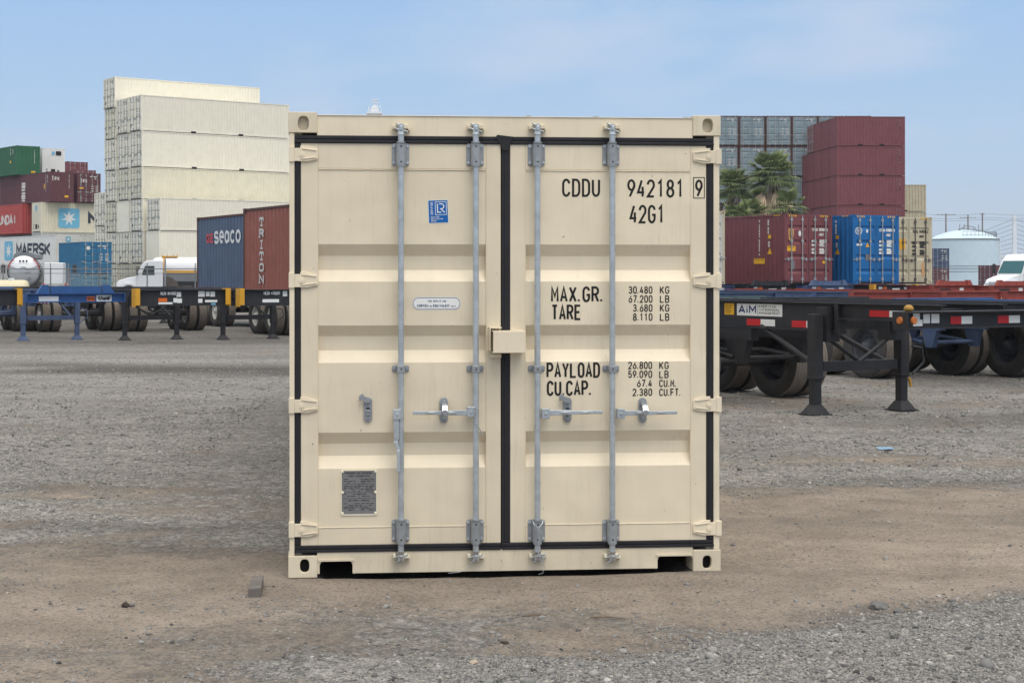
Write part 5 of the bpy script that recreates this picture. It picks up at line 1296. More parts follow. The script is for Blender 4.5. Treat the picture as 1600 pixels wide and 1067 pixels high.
def bol_marks(r, L_, items, mats, z0=.93):
    """stickers on the face of the front bolster; a runs from the viewer's left"""
    mb = MB()
    for it in items:
        a, z, w, h, m = it[:5]
        P = lambda q, v, l=0: (-.004 - l, 1.2 - q, z0 + v)
        mb.add([P(a, z), P(a + w, z), P(a + w, z + h), P(a, z + h)], [(0, 1, 2, 3)], m)
        if len(it) > 5: text(mb, it[5], P(a + w * .06, z + h * .15, .002), (0, -1, 0), (0, 0, 1), h * .7, w * .88, h * .14, it[6], nrm=(-1, 0, 0))
    return mb.build('stickers', mats, r, fix=False)
SM = [WHITE, CHBLACK, ORANGE, REDV, PALEBLUE, BLACK]
# left row
ca = chassis('blue chassis trailer with upright lugs on its front beam and slate blue legs', CHSLATE, CHBLUE, legm=CHSLATE, horn=True, bz=(1.02, 1.24), xbrace=False)
park(ca, 40, 38.0)
bol_marks(ca, 0, [(.30, .03, .26, .12, 0), (.56, .03, .22, .12, 0), (1.48, .03, .2, .11, 2, 'NEXU', 5), (1.72, .02, .38, .15, 0, 'TXZ466407', 5), (.75, .26, .10, .12, 0)], SM, 1.02)
cb = chassis('black chassis trailer with mustard yellow corner brackets, left of the slate blue container', CHBLACK, CHBLACK, tip=YELP, guard=CHBLACK)
park(cb, 209, 38.2)
bol_marks(cb, 0, [(.62, .25, .46, .12, 1, 'NEZU 844582', 0), (.60, .10, .22, .09, 2), (.60, .04, .36, .05, 0), (1.06, .22, .12, .12, 0), (.98, .08, .10, .11, 0), (1.08, .07, .12, .11, 0), (1.62, .22, .17, .14, 0), (1.82, .23, .10, .12, 0), (1.94, .22, .12, .13, 0), (1.62, .07, .11, .10, 0), (1.80, .08, .32, .06, 0), (1.96, .015, .12, .045, 4)], SM)
cc = chassis('black chassis trailer with worn yellow corner brackets, its front half hidden by the tan container', CHBLACK, CHBLACK, tip=YELP, xbrace=False, guard=CHBLACK)
park(cc, 372, 38.6)
bol_marks(cc, 0, [(.62, .25, .50, .12, 1, 'NEZU 478287', 0), (1.16, .23, .12, .13, 0), (.62, .08, .44, .08, 0)], SM)
cd = chassis('slate blue chassis trailer at the left edge with a yellow corner bracket', CHSLATE, CHBLACK, legm=CHSLATE, tip=YELP, xbrace=False); park(cd, -126, 38.0)
# right row
ce = chassis('short black chassis trailer with a white sign on its side rail, nearest on the right', CHBLACK, CHBLACK, L=6.6, neck=1.75, legx=1.95, bog=(4.35, 5.6), rim=RIM_D, bz=(1.10, 1.29), rail=(1.0, 1.355), tapes=False)
park(ce, 1407, 17.0)
t_ = MB(); yb = .48 + .067
for a, b, z, h in ((3.50, 2.94, 1.035, .085), (2.62, 2.08, 1.035, .085), (1.25, .60, 1.20, .075)): t_ = MB(); tape(t_, a, b, .4905, z, h, 2); t_.build('reflective_tape', [REDV, WHITE], ce, fix=False)
for a, b in ((.72, 1.05), (1.45, 1.8)): t_ = MB(); tape(t_, 1.2 - a, 1.2 - b, -.004, 1.145, .085, 2, axis='y'); t_.build('reflective_tape', [REDV, WHITE], ce, fix=False)
bol_marks(ce, 0, [(.16, .10, .10, .07, 0), (.16, .03, .14, .07, 0), (.31, .06, .10, .10, 0), (.43, .06, .12, .10, 0)], SM, 1.10)
s_ = MB(); o = Vector((3.70, .4905, 1.16)); rt = Vector((-1, 0, 0)); up = Vector((0, 0, 1)); w, h = .90, .155
rect(s_, o, rt, up, w, h, 0); q = o + Vector((0, .0015, 0))
text(s_, 'AiM', q + rt * .03 + up * .026, rt, up, .11, .36, .024, 1, gap=.2, nrm=(0, 1, 0), prop=True)
rect(s_, q + rt * .42 + up * .012, rt, up, .005, .13, 2)
for i, t in enumerate(('AMERICAN', 'INTERMODAL', 'MANAGEMENT')): text(s_, t, q + rt * .445 + up * (.108 - i * .042), rt, up, .031, .038 * len(t) + .03, .006, 2, nrm=(0, 1, 0))
s_.build('name_sign', [WHITE, NAVY, FRAMEDARK], ce, fix=False)
s_ = MB(); o = Vector((3.96, .4905, 1.165)); rect(s_, o, rt, up, .20, .15, 0); q = o + Vector((0, .0015, 0))
text(s_, 'CAUTION', q + rt * .02 + up * .108, rt, up, .02, .13, .004, 1, nrm=(0, 1, 0))
for i in range(4): rect(s_, q + rt * .018 + up * (.088 - i * .022), rt, up, .13 - (i % 2) * .02, .007, 1)
s_.build('caution_sticker', [YEL, FRAMEDARK], ce, fix=False)
for x, y, nrm in ((-.102, 1.13, (-1, 0, 0)), (.0, 1.2245, (0, 1, 0))):
    MB().cyl((x, y, 1.195), (x + nrm[0] * .02, y + nrm[1] * .02, 1.195), .042, .036, 16, 0).build('marker_light', AMBER, ce)
MB().lathe([(.001, .0), (.035, .0), (.055, .02), (.05, .045), (.028, .068), (.001, .072)], (.0, 1.10, 1.292), n=14).build('twist_lock', paint('worn ochre paint', srgb(176, 136, 62), .6, var=.3, rust=.15, nscale=8), ce)
MB().cyl((1.95, -.83, .40), (1.94, -.85, .29), .018, .016, 8).build('crank_grip', YELP, ce)
cf = chassis('black chassis trailer with a slate blue bogie, second from the camera on the right', CHBLACK, CHBLACK, legm=CHBLACK, lowbar=CHSLATE, rim=RIM_D, tapes=True, bz=(.92, 1.27), rail=(.96, 1.27), guard=CHBLUE); park(cf, 1395, 26.75, lx=10.2, ly=0)
cg = chassis('blue railed chassis trailer with dark rims at the right edge', CHBLUE, CHBLUE, legm=CHBLACK, rim=RIM_D, bz=(.90, 1.25), rail=(.94, 1.25)); park(cg, 1606, 27.1, lx=10.2, ly=0)
TEALR = paint('teal green rail paint', srgb(72, 92, 96), .6, var=.25, streak=.3, rust=.1, nscale=4)
ch_ = chassis('teal railed chassis trailer behind the nearest black one', TEALR, TEALR, legm=CHBLACK, rim=RIM_D, bz=(.90, 1.24), rail=(.93, 1.24)); park(ch_, 1240, 29.6, lx=9.8, ly=0)
# middle and far rows under the loaded containers
for px, D, m_, lab in ((1110, 47, CHSLATE, 'slate blue chassis trailer in the middle row, just right of the tan container'), (1330, 49, (CHSLATE, CHRED), 'slate chassis trailer with a red front beam, in the middle row below the blue container'), (1475, 50, CHRED, 'red chassis trailer in the middle row, below the round tank'), (1570, 52, CHRED, 'red chassis trailer in the middle row at the right edge')):
    f_, b_ = m_ if isinstance(m_, tuple) else (m_, m_)
    o = chassis(lab, f_, b_, rim=RIM_D, tapes=False, bz=(.86, 1.16), rail=(.84, 1.14)); park(o, px, D)
far = [(1066, 60.0, CHSLATE, CHSLATE, None, False, 'slate blue chassis trailer under the pale grey container'),
       (1166, 61.8, CHBLACK, CHBLACK, None, True, 'black chassis trailer with dark lugs under the large maroon container'),
       (1258, 62.8, CHBLUE, CHSLATE, None, True, 'faded blue chassis trailer under the bright blue container'),
       (1362, 63.8, CHBLACK, CHBLACK, YELP, False, 'black chassis trailer with yellow corners under the worn beige container'),
       (1456, 62.5, CHRED, CHRED, None, True, 'empty red chassis trailer with lugs before the round tank'),
       (1549, 62.0, CHRED, CHRED, None, True, 'empty red chassis trailer with lugs before the white truck')]
for px, D, fm, bm_, tip, hn, lab in far:
    o = chassis(lab, fm, bm_, tip=tip, horn=hn, rim=RIM_D, tapes=False, bz=(.98, 1.28), rail=(.95, 1.26)); park(o, px, D)
    if not hn or bm_ in (CHBLACK, CHSLATE): bol_marks(o, 0, [(.35, .14, .2, .10, 0), (.6, .14, .2, .10, 2), (1.1, .05, .4, .12, 0), (1.75, .12, .25, .1, 0)], SM, .98)
    else: bol_marks(o, 0, [(.4, .06, .6, .10, 1), (1.5, .06, .22, .14, 0)], SM, .98)
for px, D, m_, lab in ((-60, 50.5, CHBLACK, 'black chassis trailer in the second row at the left edge'), (95, 50.0, CHBLACK, 'black chassis trailer in the second row behind the blue one'), (205, 52.0, CHBLACK, 'black chassis trailer in the second row behind the one with mustard corners')):
    o = chassis(lab, m_, m_, tapes=False, guard=m_, bz=(.90, 1.22), rail=(.92, 1.22)); park(o, px, D)
for px, D, lab in ((300, 53.6, 'black chassis trailer carrying the slate blue container'), (378, 46.0, 'black chassis trailer carrying the red brown container')):
    o = chassis(lab, CHBLACK, CHBLACK, tapes=False, bz=(.80, 1.09), rail=(.78, 1.09), L=6.8, neck=1.2, legx=1.6, bog=(4.3, 5.5)); put(o, px, D, 0, YC, 6.5, 1.22)

# ------------------------------------------------------------------ fan palms
def palm(px, D, h, r, label, seed, n_live=46, n_dead=46, skirt=2.2, lean=(0, 0)):
    rr = random.Random(seed); root = empty('palm_tree', (xat(px, D), D, 0)); tag(root, label, 'palm tree', 'fan palms behind the large maroon container')
    top = Vector((lean[0], lean[1], h - r * .85))
    n = 14; pts = [Vector((lean[0] * (i / n) ** 2, lean[1] * (i / n) ** 2, top.z * i / n)) for i in range(n + 1)]
    MB().tube(pts, [.30 - .10 * i / n + (.02 if i % 2 else 0) for i in range(n + 1)], 10).build('trunk', TRUNK, root)
    def fronds(name, mat, lst):
        vs = []; fs = []; tones = []
        for base, d, pl, bl, droop, ns, spread, t0 in lst:
            d = d.normalized(); side = d.cross(Vector((0, 0, 1)))
            if side.length < 1e-3: side = Vector((1, 0, 0))
            side.normalize(); up = side.cross(d).normalized()
            tip = base + d * pl + Vector((0, 0, -droop * pl * .30))
            def pt(p, t): vs.append(tuple(p)); tones.append(t); return len(vs) - 1
            w = .025; m = (base + tip) / 2 + Vector((0, 0, .05 * pl))
            q = [pt(base + side * w, t0), pt(base - side * w, t0), pt(m + side * w, t0), pt(m - side * w, t0), pt(tip + side * w * .6, t0), pt(tip - side * w * .6, t0)]
            fs.extend([(q[0], q[1], q[3], q[2]), (q[2], q[3], q[5], q[4])])
            c = pt(tip, t0 - .12); da = 2 * spread / ns; prev = None
            for k in range(ns):                       # pleated fan: joined near the stalk, split into drooping points
                a0 = R(-spread + da * k); a1 = R(-spread + da * (k + 1)); am = (a0 + a1) / 2 + rr.uniform(-.05, .05)
                L_ = bl * (.70 + .30 * cos(am)) * rr.uniform(.86, 1.08); tt = t0 + rr.uniform(-.10, .10)
                def P(a_, r_, lift): return tip + (d * cos(a_) + side * sin(a_)) * r_ + up * (lift + .10 * r_) - Vector((0, 0, droop * (r_ / bl) ** 2 * bl * .30))
                i0 = prev if prev is not None else pt(P(a0, bl * .40, 0), tt - .05)
                im = pt(P(am, bl * .44, .05 * bl), tt + .08); i1 = pt(P(a1, bl * .40, 0), tt - .05)
                j0 = pt(P(am - .03, L_ * .82, .02 * bl), tt); j1 = pt(P(am + .03, L_ * .82, .02 * bl), tt)
                e_ = pt(P(am, L_, .0) - Vector((0, 0, droop * bl * rr.uniform(.05, .22))), tt + .05)
                fs.extend([(c, i0, im), (c, im, i1), (i0, j0, im), (im, j1, i1), (im, j0, j1), (j0, e_, j1)]); prev = i1
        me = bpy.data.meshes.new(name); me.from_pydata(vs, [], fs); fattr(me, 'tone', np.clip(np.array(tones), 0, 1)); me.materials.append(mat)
        o = bpy.data.objects.new(name, me); COL.objects.link(o); o.parent = root
    live = []; dead = []
    for i in range(n_live):
        el = math.asin(rr.uniform(-.45, .97)); az = rr.uniform(0, 2 * pi); d = Vector((cos(az) * cos(el), sin(az) * cos(el), sin(el)))
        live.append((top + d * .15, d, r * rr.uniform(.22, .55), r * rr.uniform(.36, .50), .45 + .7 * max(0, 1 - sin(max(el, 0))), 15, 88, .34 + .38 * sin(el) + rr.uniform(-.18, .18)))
    for i in range(n_dead):
        az = rr.uniform(0, 2 * pi); z = -rr.random() * skirt; el = rr.uniform(-1.40, -.75); d = Vector((cos(az) * cos(el), sin(az) * cos(el), sin(el)))
        dead.append((top + Vector((cos(az) * .24, sin(az) * .24, z * .7 - .25)), d, r * rr.uniform(.34, .6), r * rr.uniform(.5, .8), 1.0, 7, 34, rr.uniform(.25, 1.0)))
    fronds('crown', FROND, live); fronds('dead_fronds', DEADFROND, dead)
palm(1207, 100, 9.9, 1.95, 'tallest fan palm, its green crown over a skirt of dead fronds', 1, 104, 120, 2.9)
palm(1143, 102, 9.0, 1.75, 'fan palm just right of the tan container', 2, 92, 90, 2.6)
palm(1170, 98, 6.7, 1.5, 'lower fan palm between the tallest palm and the one by the tan container', 3, 66, 60, 2.2)
palm(1229, 97, 7.2, 1.5, 'lower fan palm with yellowing fronds, right of the tallest palm', 4, 56, 100, 2.4)
palm(1187, 103, 7.7, 1.5, 'fan palm half hidden behind the tallest palm, on its left', 7, 70, 70, 2.2)
palm(1148, 94, 6.3, 1.4, 'low fan palm in front of the one by the tan container', 6, 60, 60, 1.8)

# ------------------------------------------------------------------ round storage tank, poles, bridge
D = 250.0; sc_ = F / D; tx = xat(1506.5, D); tr = 51.5 / sc_
tk = empty('storage_tank', (tx, D, 0)); tag(tk, 'pale blue round storage tank with a low domed roof behind the trailers', 'tank')
th_ = zat(374, D)
m = MB(); m.lathe([(tr, 0), (tr, th_)], n=64); m.build('shell', TANKBLUE, tk, fix=False)
m = MB(); m.lathe([(tr + .06, th_ - .12), (tr + .06, th_), (tr * .985, th_ + .02), (tr * .8, th_ + .62), (tr * .5, th_ + 1.15), (tr * .2, th_ + 1.42), (.01, th_ + 1.46)], n=64); m.build('roof', TANKBLUE, tk, fix=False)
m = MB(); m.lathe([(tr + .05, th_ - .10), (tr + .12, th_ - .10), (tr + .12, th_ + .03), (tr + .05, th_ + .03)], n=64)
for z in (3.1, 2.7, 2.25): m.lathe([(tr + .01, z), (tr + .05, z), (tr + .05, z + .05), (tr + .01, z + .05)], n=64)
m.build('rim_band', STEELG, tk)
m = MB(); rr = random.Random(2)
for i in range(26):                                            # railing over the right half of the roof
    a = -1.9 + i * .125; q = tr * .94; p = Vector((q * cos(a), q * sin(a) * .9, th_ + .12)); m.box(p.x - .02, p.x + .02, p.y - .02, p.y + .02, p.z - .1, p.z + 1.0)
pts = [Vector((tr * .94 * cos(-1.9 + i * .125), tr * .94 * sin(-1.9 + i * .125) * .9, th_ + 1.1)) for i in range(26)]
m.tube(pts, .03, 5); m.tube([p - Vector((0, 0, .45)) for p in pts], .025, 5); m.build('railing', STEELG, tk, fix=False)
m = MB(); m.tube([(-1.2, -.6, th_ + 1.45), (-.4, -.8, th_ + 1.75), (.8, -1, th_ + 1.55), (2.4, -1.3, th_ + 1.3), (4.4, -1.2, th_ + .7)], .07, 6); m.tube([(-.8, 0, th_ + 1.45), (.2, -.1, th_ + 2.2), (1.6, -.3, th_ + 1.9), (1.9, -.3, th_ + 1.2)], .06, 6)
for x in (-.9, -.2, .5, 1.3, 2.1): m.cyl((x, -.6, th_ + 1.0), (x, -.6, th_ + rr.uniform(1.8, 2.4)), .05, n=6)
m.build('vent_pipes', STEELG, tk)
MB().tube([(tr + .25, -.5, 0), (tr + .25, -.5, th_ + .5)], .09, 8).build('riser_pipe', CONC, tk)
POLEW = paint('weathered pole wood', srgb(134, 124, 116), .85, var=.2)
def pole(px, D, ytop, arms, label, r=.16):
    h = zat(ytop, D); o = empty('utility_pole', (xat(px, D), D, 0)); tag(o, label, 'utility pole')
    MB().cyl((0, 0, 0), (0, 0, h), r, r * .65, 8).build('pole', POLEW, o)
    for dz, w in arms:
        m = MB(); m.box(-w, w, -.06, .06, h - dz - .06, h - dz + .06)
        for q in (-.9, -.4, .4, .9): m.cyl((w * q, 0, h - dz + .05), (w * q, 0, h - dz + .30), .05, n=5)
        m.build('crossarm', POLEW, o)
    return h
D2 = 430
for px, yt, arms, lb in ((1478, 334, ((.3, 2.6), (8.0, 2.2), (14.5, 1.6)), 'utility pole with three crossarms left of the dome of the round tank'), (1512.5, 336, ((.8, 2.2), (5.5, 2.4), (10.2, 2.4)), 'utility pole with paired insulators above the middle of the round tank'), (1535, 333, ((.4, .5),), 'bare slim pole above the right half of the round tank')):
    pole(px, D2, yt, arms, lb, .30)
ww = MB()
for dz in (0.0, 5.5, 9.0):
    y0 = 334 + dz * 1.0
    pts = [Vector((xat(1440 + i * 22, D2), D2, zat(y0 + 2.5 - ((i % 5) - 2) ** 2 * .5, D2))) for i in range(10)]; ww.tube(pts, .05, 4)
tag(ww.build('power_line', STEELG), 'thin overhead wires strung between the distant poles', 'power line')
BD = 1400.0
br = empty('cable_bridge', (xat(1585, BD), BD, 0)); tag(br, 'distant white cable stayed bridge with a tall pylon at the right edge', 'bridge')
hb = zat(336, BD); dk = zat(404, BD)
m = MB()
m.hexa([(-1.9, -2, 0), (1.9, -2, 0), (1.9, 2, 0), (-1.9, 2, 0)], [(-1.3, -1.4, hb), (1.3, -1.4, hb), (1.3, 1.4, hb), (-1.3, 1.4, hb)]); m.build('pylon', CONC, br)
x2 = xat(1561, BD) - xat(1585, BD)
m = MB(); m.hexa([(x2 - 1.7, 40, 0), (x2 + 1.7, 40, 0), (x2 + 1.7, 44, 0), (x2 - 1.7, 44, 0)], [(x2 - 1.1, 40, zat(371, BD)), (x2 + 1.1, 40, zat(371, BD)), (x2 + 1.1, 44, zat(371, BD)), (x2 - 1.1, 44, zat(371, BD))]); m.build('pylon', CONC, br)
m = MB(); m.box(x2 - 8, 90, -5, 5, dk - 1.6, dk + .6); m.box(x2 - 8, 90, -5.4, -5, dk + .6, dk + 1.9)
for i in range(9): m.box(x2 - 4 + i * 11, x2 - 2.6 + i * 11, -2, 2, 0, dk - 1.6)
m.build('deck', CONC, br, fix=False)
m = MB()
for i in range(9):
    zt_ = hb - 4 - i * 4.2
    for sx, sp in ((-1, 62), (1, 62)):
        e = Vector((sx * (sp - i * 5.2), 0, dk + 1 + (9 - i) * 1.3)); p0 = Vector((sx * 1.2, 0, zt_)); mid = (p0 + e) / 2 - Vector((0, 0, 1.0)); m.tube([p0, mid, e], .26, 5)
m.build('stay_cables', STEELG, br, fix=False)
# ship mast showing over the tan container
SD = 420.0
sm = empty('ship_mast', (xat(585, SD), SD, 0)); tag(sm, 'white radar mast of a ship rising above the roof of the tan container', 'ship mast')
zb = zat(180, SD); m = MB(); k = SD / F
m.box(-12 * k, 12 * k, -2, 2, zat(179, SD), zat(175.5, SD)); m.box(-5 * k, 6 * k, -1.5, 1.5, zat(176, SD), zat(169, SD)); m.hexa([(-5 * k, -1, zat(169, SD)), (6 * k, -1, zat(169, SD)), (6 * k, 1, zat(169, SD)), (-5 * k, 1, zat(169, SD))], [(-2 * k, -1, zat(165, SD)), (3 * k, -1, zat(165, SD)), (3 * k, 1, zat(165, SD)), (-2 * k, 1, zat(165, SD))])
m.box(-6 * k, 7 * k, -1.5, 1.5, 0, zat(179, SD)); m.build('mast_house', CONC, sm)
m = MB()
for x, yt, w in ((-9, 166, 1.4), (-6, 171, 1.0), (11, 170, .9), (7, 168, .6)): m.cyl((x * k, 0, zat(178, SD)), (x * k, 0, zat(yt, SD)), w * k * .5, n=6)
for x, yt in ((-2, 154), (2, 155), (5, 153.5)): m.cyl((x * k, 0, zat(170, SD)), (x * k, 0, zat(yt, SD)), .5 * k, n=5)
m.cyl((9 * k, 0, zat(168, SD)), (9 * k, 0, zat(166, SD)), 1.3 * k, n=8)
for y in (157, 161): m.box(-5 * k, 6 * k, -.3, .3, zat(y, SD), zat(y - 1.0, SD))
m.build('antenna', CONC, sm)

# ------------------------------------------------------------------ trucks and tank trailers
def truck(px, D, yaw, label, glass, sleeper=False, k=1.0):
    r = empty('semi_truck', (xat(px, D), D, 0), R(yaw)); tag(r, label, 'truck')
    hcab = 2.95 if not sleeper else 3.1
    m = MB(); side = [(1.55, .75), (1.55, 1.78), (1.95, 2.62), (2.25, hcab - .06), (2.6, hcab), (3.45, hcab), (3.55, hcab - .1), (3.55, .75)]
    if sleeper: side = [(1.55, .75), (1.55, 1.75), (2.05, 2.7), (2.5, hcab), (4.9, hcab + .1), (5.2, hcab - .1), (5.2, .75)]
    m.prism(side, -1.1, 1.1, 'y'); m.build('cab', TRUCKW, r, bevel=.07, seg=3)
    m = MB(); m.prism([(.05, .62), (.02, 1.15), (.18, 1.40), (.9, 1.62), (1.6, 1.76), (1.6, .62)], -.82, .82, 'y'); m.build('hood', TRUCKW, r, bevel=.08, seg=3)
    for s_ in (-1, 1):
        m = MB(); m.prism([(.25, .72), (.32, 1.02), (.62, 1.20), (1.15, 1.22), (1.5, 1.05), (1.62, .72)] + [(.98 + .56 * cos(t), .52 + .56 * sin(t)) for t in [.35 + (pi - .7) * i / 8 for i in range(9)]], s_ * .78, s_ * 1.14, 'y'); m.build('fender', TRUCKW, r)
        y = s_ * 1.104
        m = MB(); m.prism([(1.98, 1.82), (2.02, 2.05), (2.22, 2.52), (2.92, 2.52), (2.92, 1.82)], y - .004 * s_, y + .008 * s_, 'y'); m.build('side_window', glass, r)
        MB().tube([(1.75, s_ * 1.05, 1.85), (1.62, s_ * 1.38, 1.95), (1.62, s_ * 1.38, 2.5)], .025, 6).build('mirror_arm', CHBLACK, r)
        MB().box(1.57, 1.68, s_ * 1.28, s_ * 1.50, 1.80, 2.45).build('mirror', CHBLACK, r, bevel=.02)
        MB().cyl((.10, s_ * .62, 1.02), (.04, s_ * .62, 1.02), .11, n=12).build('headlight', CHROME, r)
        MB().cyl((2.1, s_ * .92, .62), (3.3, s_ * .92, .62), .30, n=16).build('fuel_tank', CHROME, r)
        MB().cyl((3.72 if not sleeper else 5.3, s_ * .95, .9), (3.72 if not sleeper else 5.3, s_ * .95, hcab + .1), .075, n=10).build('exhaust_stack', CHROME, r)
        wheel(r, .98, s_ * .98, .51, s_, RIM_W)
        for bx in (5.4, 6.7):
            for yy in (.76, 1.07): wheel(r, bx, s_ * yy, .51, s_, RIM_W)
    w = MB(); t0 = (1.55, 1.82); t1 = (1.96, 2.60)
    if sleeper: t1 = (2.03, 2.66)
    w.add([(t0[0] - .01, -.98, t0[1]), (t0[0] - .01, .98, t0[1]), (t1[0] - .012, .92, t1[1]), (t1[0] - .012, -.92, t1[1])], [(0, 1, 2, 3)]); w.build('windshield', glass, r)
    MB().box(-.08, .10, -1.12, 1.12, .38, .64).build('bumper', CHROME, r, bevel=.04)
    m = MB()
    for i in range(9): m.box(.0, .03, -.46, .46, .70 + i * .065, .725 + i * .065)
    m.build('grille', CHROME, r)
    MB().box(1.0, 7.3, -.42, -.32, .68, .95).box(1.0, 7.3, .32, .42, .68, .95).box(4.9, 7.0, -.4, .4, .9, .98).build('frame', CHBLACK, r)
    if k != 1.0: r.scale = (k, k, k)
    return r
tw = truck(182, 112, 8, 'white day cab truck parked behind the fence, left of the slate blue container', GLASS, k=.93)
truck(1553, 106, 30, 'white sleeper cab truck at the right edge behind the red trailers', GLASST, sleeper=True)
# tank trailer behind the white truck
r = empty('tanker_trailer', (xat(236, 113), 113, 0), R(6)); tag(r, 'white tank trailer with a yellow band behind the white truck', 'tanker')
m = MB(); m.lathe([(.01, 0), (.55, .05), (.85, .22), (.93, .45), (.93, 7.2), (.85, 7.4), (.01, 7.5)], (0, 0, 2.05), axis='x', n=28); m.build('tank', TRUCKW, r, fix=False)
m = MB(); m.lathe([(.94, .9), (.96, .9), (.96, 1.05), (.94, 1.05)], (0, 0, 2.05), axis='x', n=28)
m.box(.5, 7.3, -.955, -.93, 1.82, 2.02); m.build('yellow_band', YELP, r, fix=False)
m = MB(); m.box(.6, 7.0, -.98, -.80, 1.25, 1.80); m.box(.6, 7.0, -.98, -.96, 1.75, 1.84); m.build('hose_tray', STEELG, r)
m = MB(); m.box(.8, 1.9, -.4, .4, 2.98, 3.06)
for x in (.8, 1.2, 1.6, 1.9): m.cyl((x, -.4, 3.0), (x, -.4, 3.22), .02, n=5)
m.build('walkway', YELP, r)
m = MB(); m.lathe([(1.0, -1.02), (1.06, -1.02), (1.06, -.42), (1.0, -.42)], (1.05, 0, .55), axis='y', n=20, a0=-pi / 2, a1=pi / 2); m.lathe([(.01, -1.0), (1.03, -1.0)], (1.05, 0, .55), axis='y', n=20, a0=-pi / 2, a1=pi / 2)
m.build('fender', paint('dark brown mud', srgb(84, 74, 68), .8, var=.25), r, fix=False)
for x in (1.05, 6.2):
    for s_ in (-1, 1): wheel(r, x, s_ * .95, .51, s_, RIM_W)
MB().box(.3, 7.2, -.4, .4, .85, 1.15).build('frame', CHBLACK, r)
# tank lorry at the left edge, tail to the camera
TP = paint('polished tank end', srgb(188, 190, 194), .35, var=.1, metal=.3, bump=0)
r = empty('tanker_trailer', (xat(37, 108), 108, 0), R(9)); tag(r, 'silver and white tanker seen from its round end at the left edge', 'tanker')
zc, rd = zat(424, 108), 1.08
m = MB(); m.lathe([(.01, -.22), (.5, -.16), (.9, -.04), (rd, .14), (rd, 7.0), (.9, 7.2), (.01, 7.3)], (0, 0, zc), axis='y', n=36); m.build('tank', TP, r, fix=False)
m = MB(); m.lathe([(.32, -.215), (.95, -.04), (rd + .002, .10)], (0, -.012, zc), axis='y', n=30, a0=-1.15, a1=1.15); m.build('white_panel', TRUCKW, r, fix=False)
m = MB()
for s_ in (-1, 1): m.tube([(s_ * (rd * .98 * sin(t)), -.06, zc + rd * .98 * cos(t)) for t in [.65 + i * .2 for i in range(5)]], .035, 5)
m.build('reflective_edge', REDV, r)
m = MB(); m.lathe([(rd, .10), (rd + .05, .10), (rd + .05, .28), (rd, .28)], (0, 0, zc), axis='y', n=36); m.build('end_ring', CHBLACK, r)
m = MB(); m.lathe([(rd, 1.2), (rd + .04, 1.2), (rd + .04, 1.5), (rd, 1.5)], (0, 0, zc), axis='y', n=36); m.build('ring', STEELG, r)
m = MB(); m.prism([(-.72, 0), (-.66, .24), (-.45, .36), (.45, .36), (.66, .24), (.72, 0)], .1, 6.6, 'y'); o = m.build('top_cover', STEELG, r); o.location = (0, 0, zc + rd * .86)
for x in (-.22, 0, .22): MB().cyl((x, -.20, zc + .70), (x, -.23, zc + .70), .07, n=10).build('clearance_light', CHBLACK, r)
MB().cyl((.40, -.2, zc - .55), (.40, -.3, zc - .55), .14, n=14).build('outlet', STEELG, r)
text_ = MB(); text(text_, 'NONFLAM', (-.05, -.24, zc + .1), (1, 0, 0), (0, 0, 1), .12, .85, .02, 0, nrm=(0, -1, 0)); text(text_, '1977', (.1, -.24, zc - .18), (1, 0, 0), (0, 0, 1), .12, .4, .02, 0, nrm=(0, -1, 0)); text_.build('lettering', FRAMEDARK, r, fix=False)
MB().box(-.9, .9, 0, 6.8, .8, .98).build('frame', CHBLACK, r)
for y in (1.0, 2.2):
    for s_ in (-1, 1): w = wheel(r, s_ * .95, y, .51, s_, RIM_W); w.rotation_euler.z += pi / 2
MB().box(rd + .25, rd + 1.55, .3, 2.6, .95, 2.55).build('cabinet', TRUCKW, r, bevel=.05)
MB().cyl((rd + 1.9, .2, .9), (rd + 1.9, .2, 2.1), .14, n=12).cyl((rd + 1.9, .2, 2.1), (rd + 1.9, .2, 2.5), .05, n=8).build('exhaust_stack', STEELG, r)
for s_, x in ((-1, -rd - .28), (1, rd + 2.35)):
    MB().box(x - .13, x + .13, -.1, .1, zc - .15, zc + .45).build('mirror', CHBLACK, r, bevel=.02); MB().tube([(x, 0, zc - .15), (x, 0, zc - .45), (x + .5 * -s_, .1, zc - .6)], .025, 6).build('mirror_arm', CHROME, r)
MB().box(rd + .2, rd + 1.9, .0, .06, .98, 1.12).build('tail_bar', GREYW, r)
for x in (rd + .25, rd + 1.75): MB().cyl((x, -.01, 1.05), (x, -.04, 1.05), .08, n=10).build('tail_light', REDV, r)
r = empty('storage_tank', (xat(8, 100), 100, 0), R(0)); tag(r, 'small cream tank lying low before the silver tanker at the left edge', 'tank')
m = MB(); m.lathe([(.01, -1.65), (.3, -1.62), (.5, -1.45), (.56, -1.2), (.56, 1.2), (.5, 1.4), (.3, 1.5), (.01, 1.52)], (0, 0, .82), axis='x', n=24); m.build('tank', paint('cream tank paint', srgb(222, 210, 176), .5, var=.12, streak=.2), r, fix=False)
for x in (-.9, .9): MB().box(x - .12, x + .12, -.45, .45, 0, .4).build('saddle', STEELG, r)
MB().cyl((.4, 0, 1.36), (.4, 0, 1.50), .2, n=14).build('hatch', TRUCKW, r)

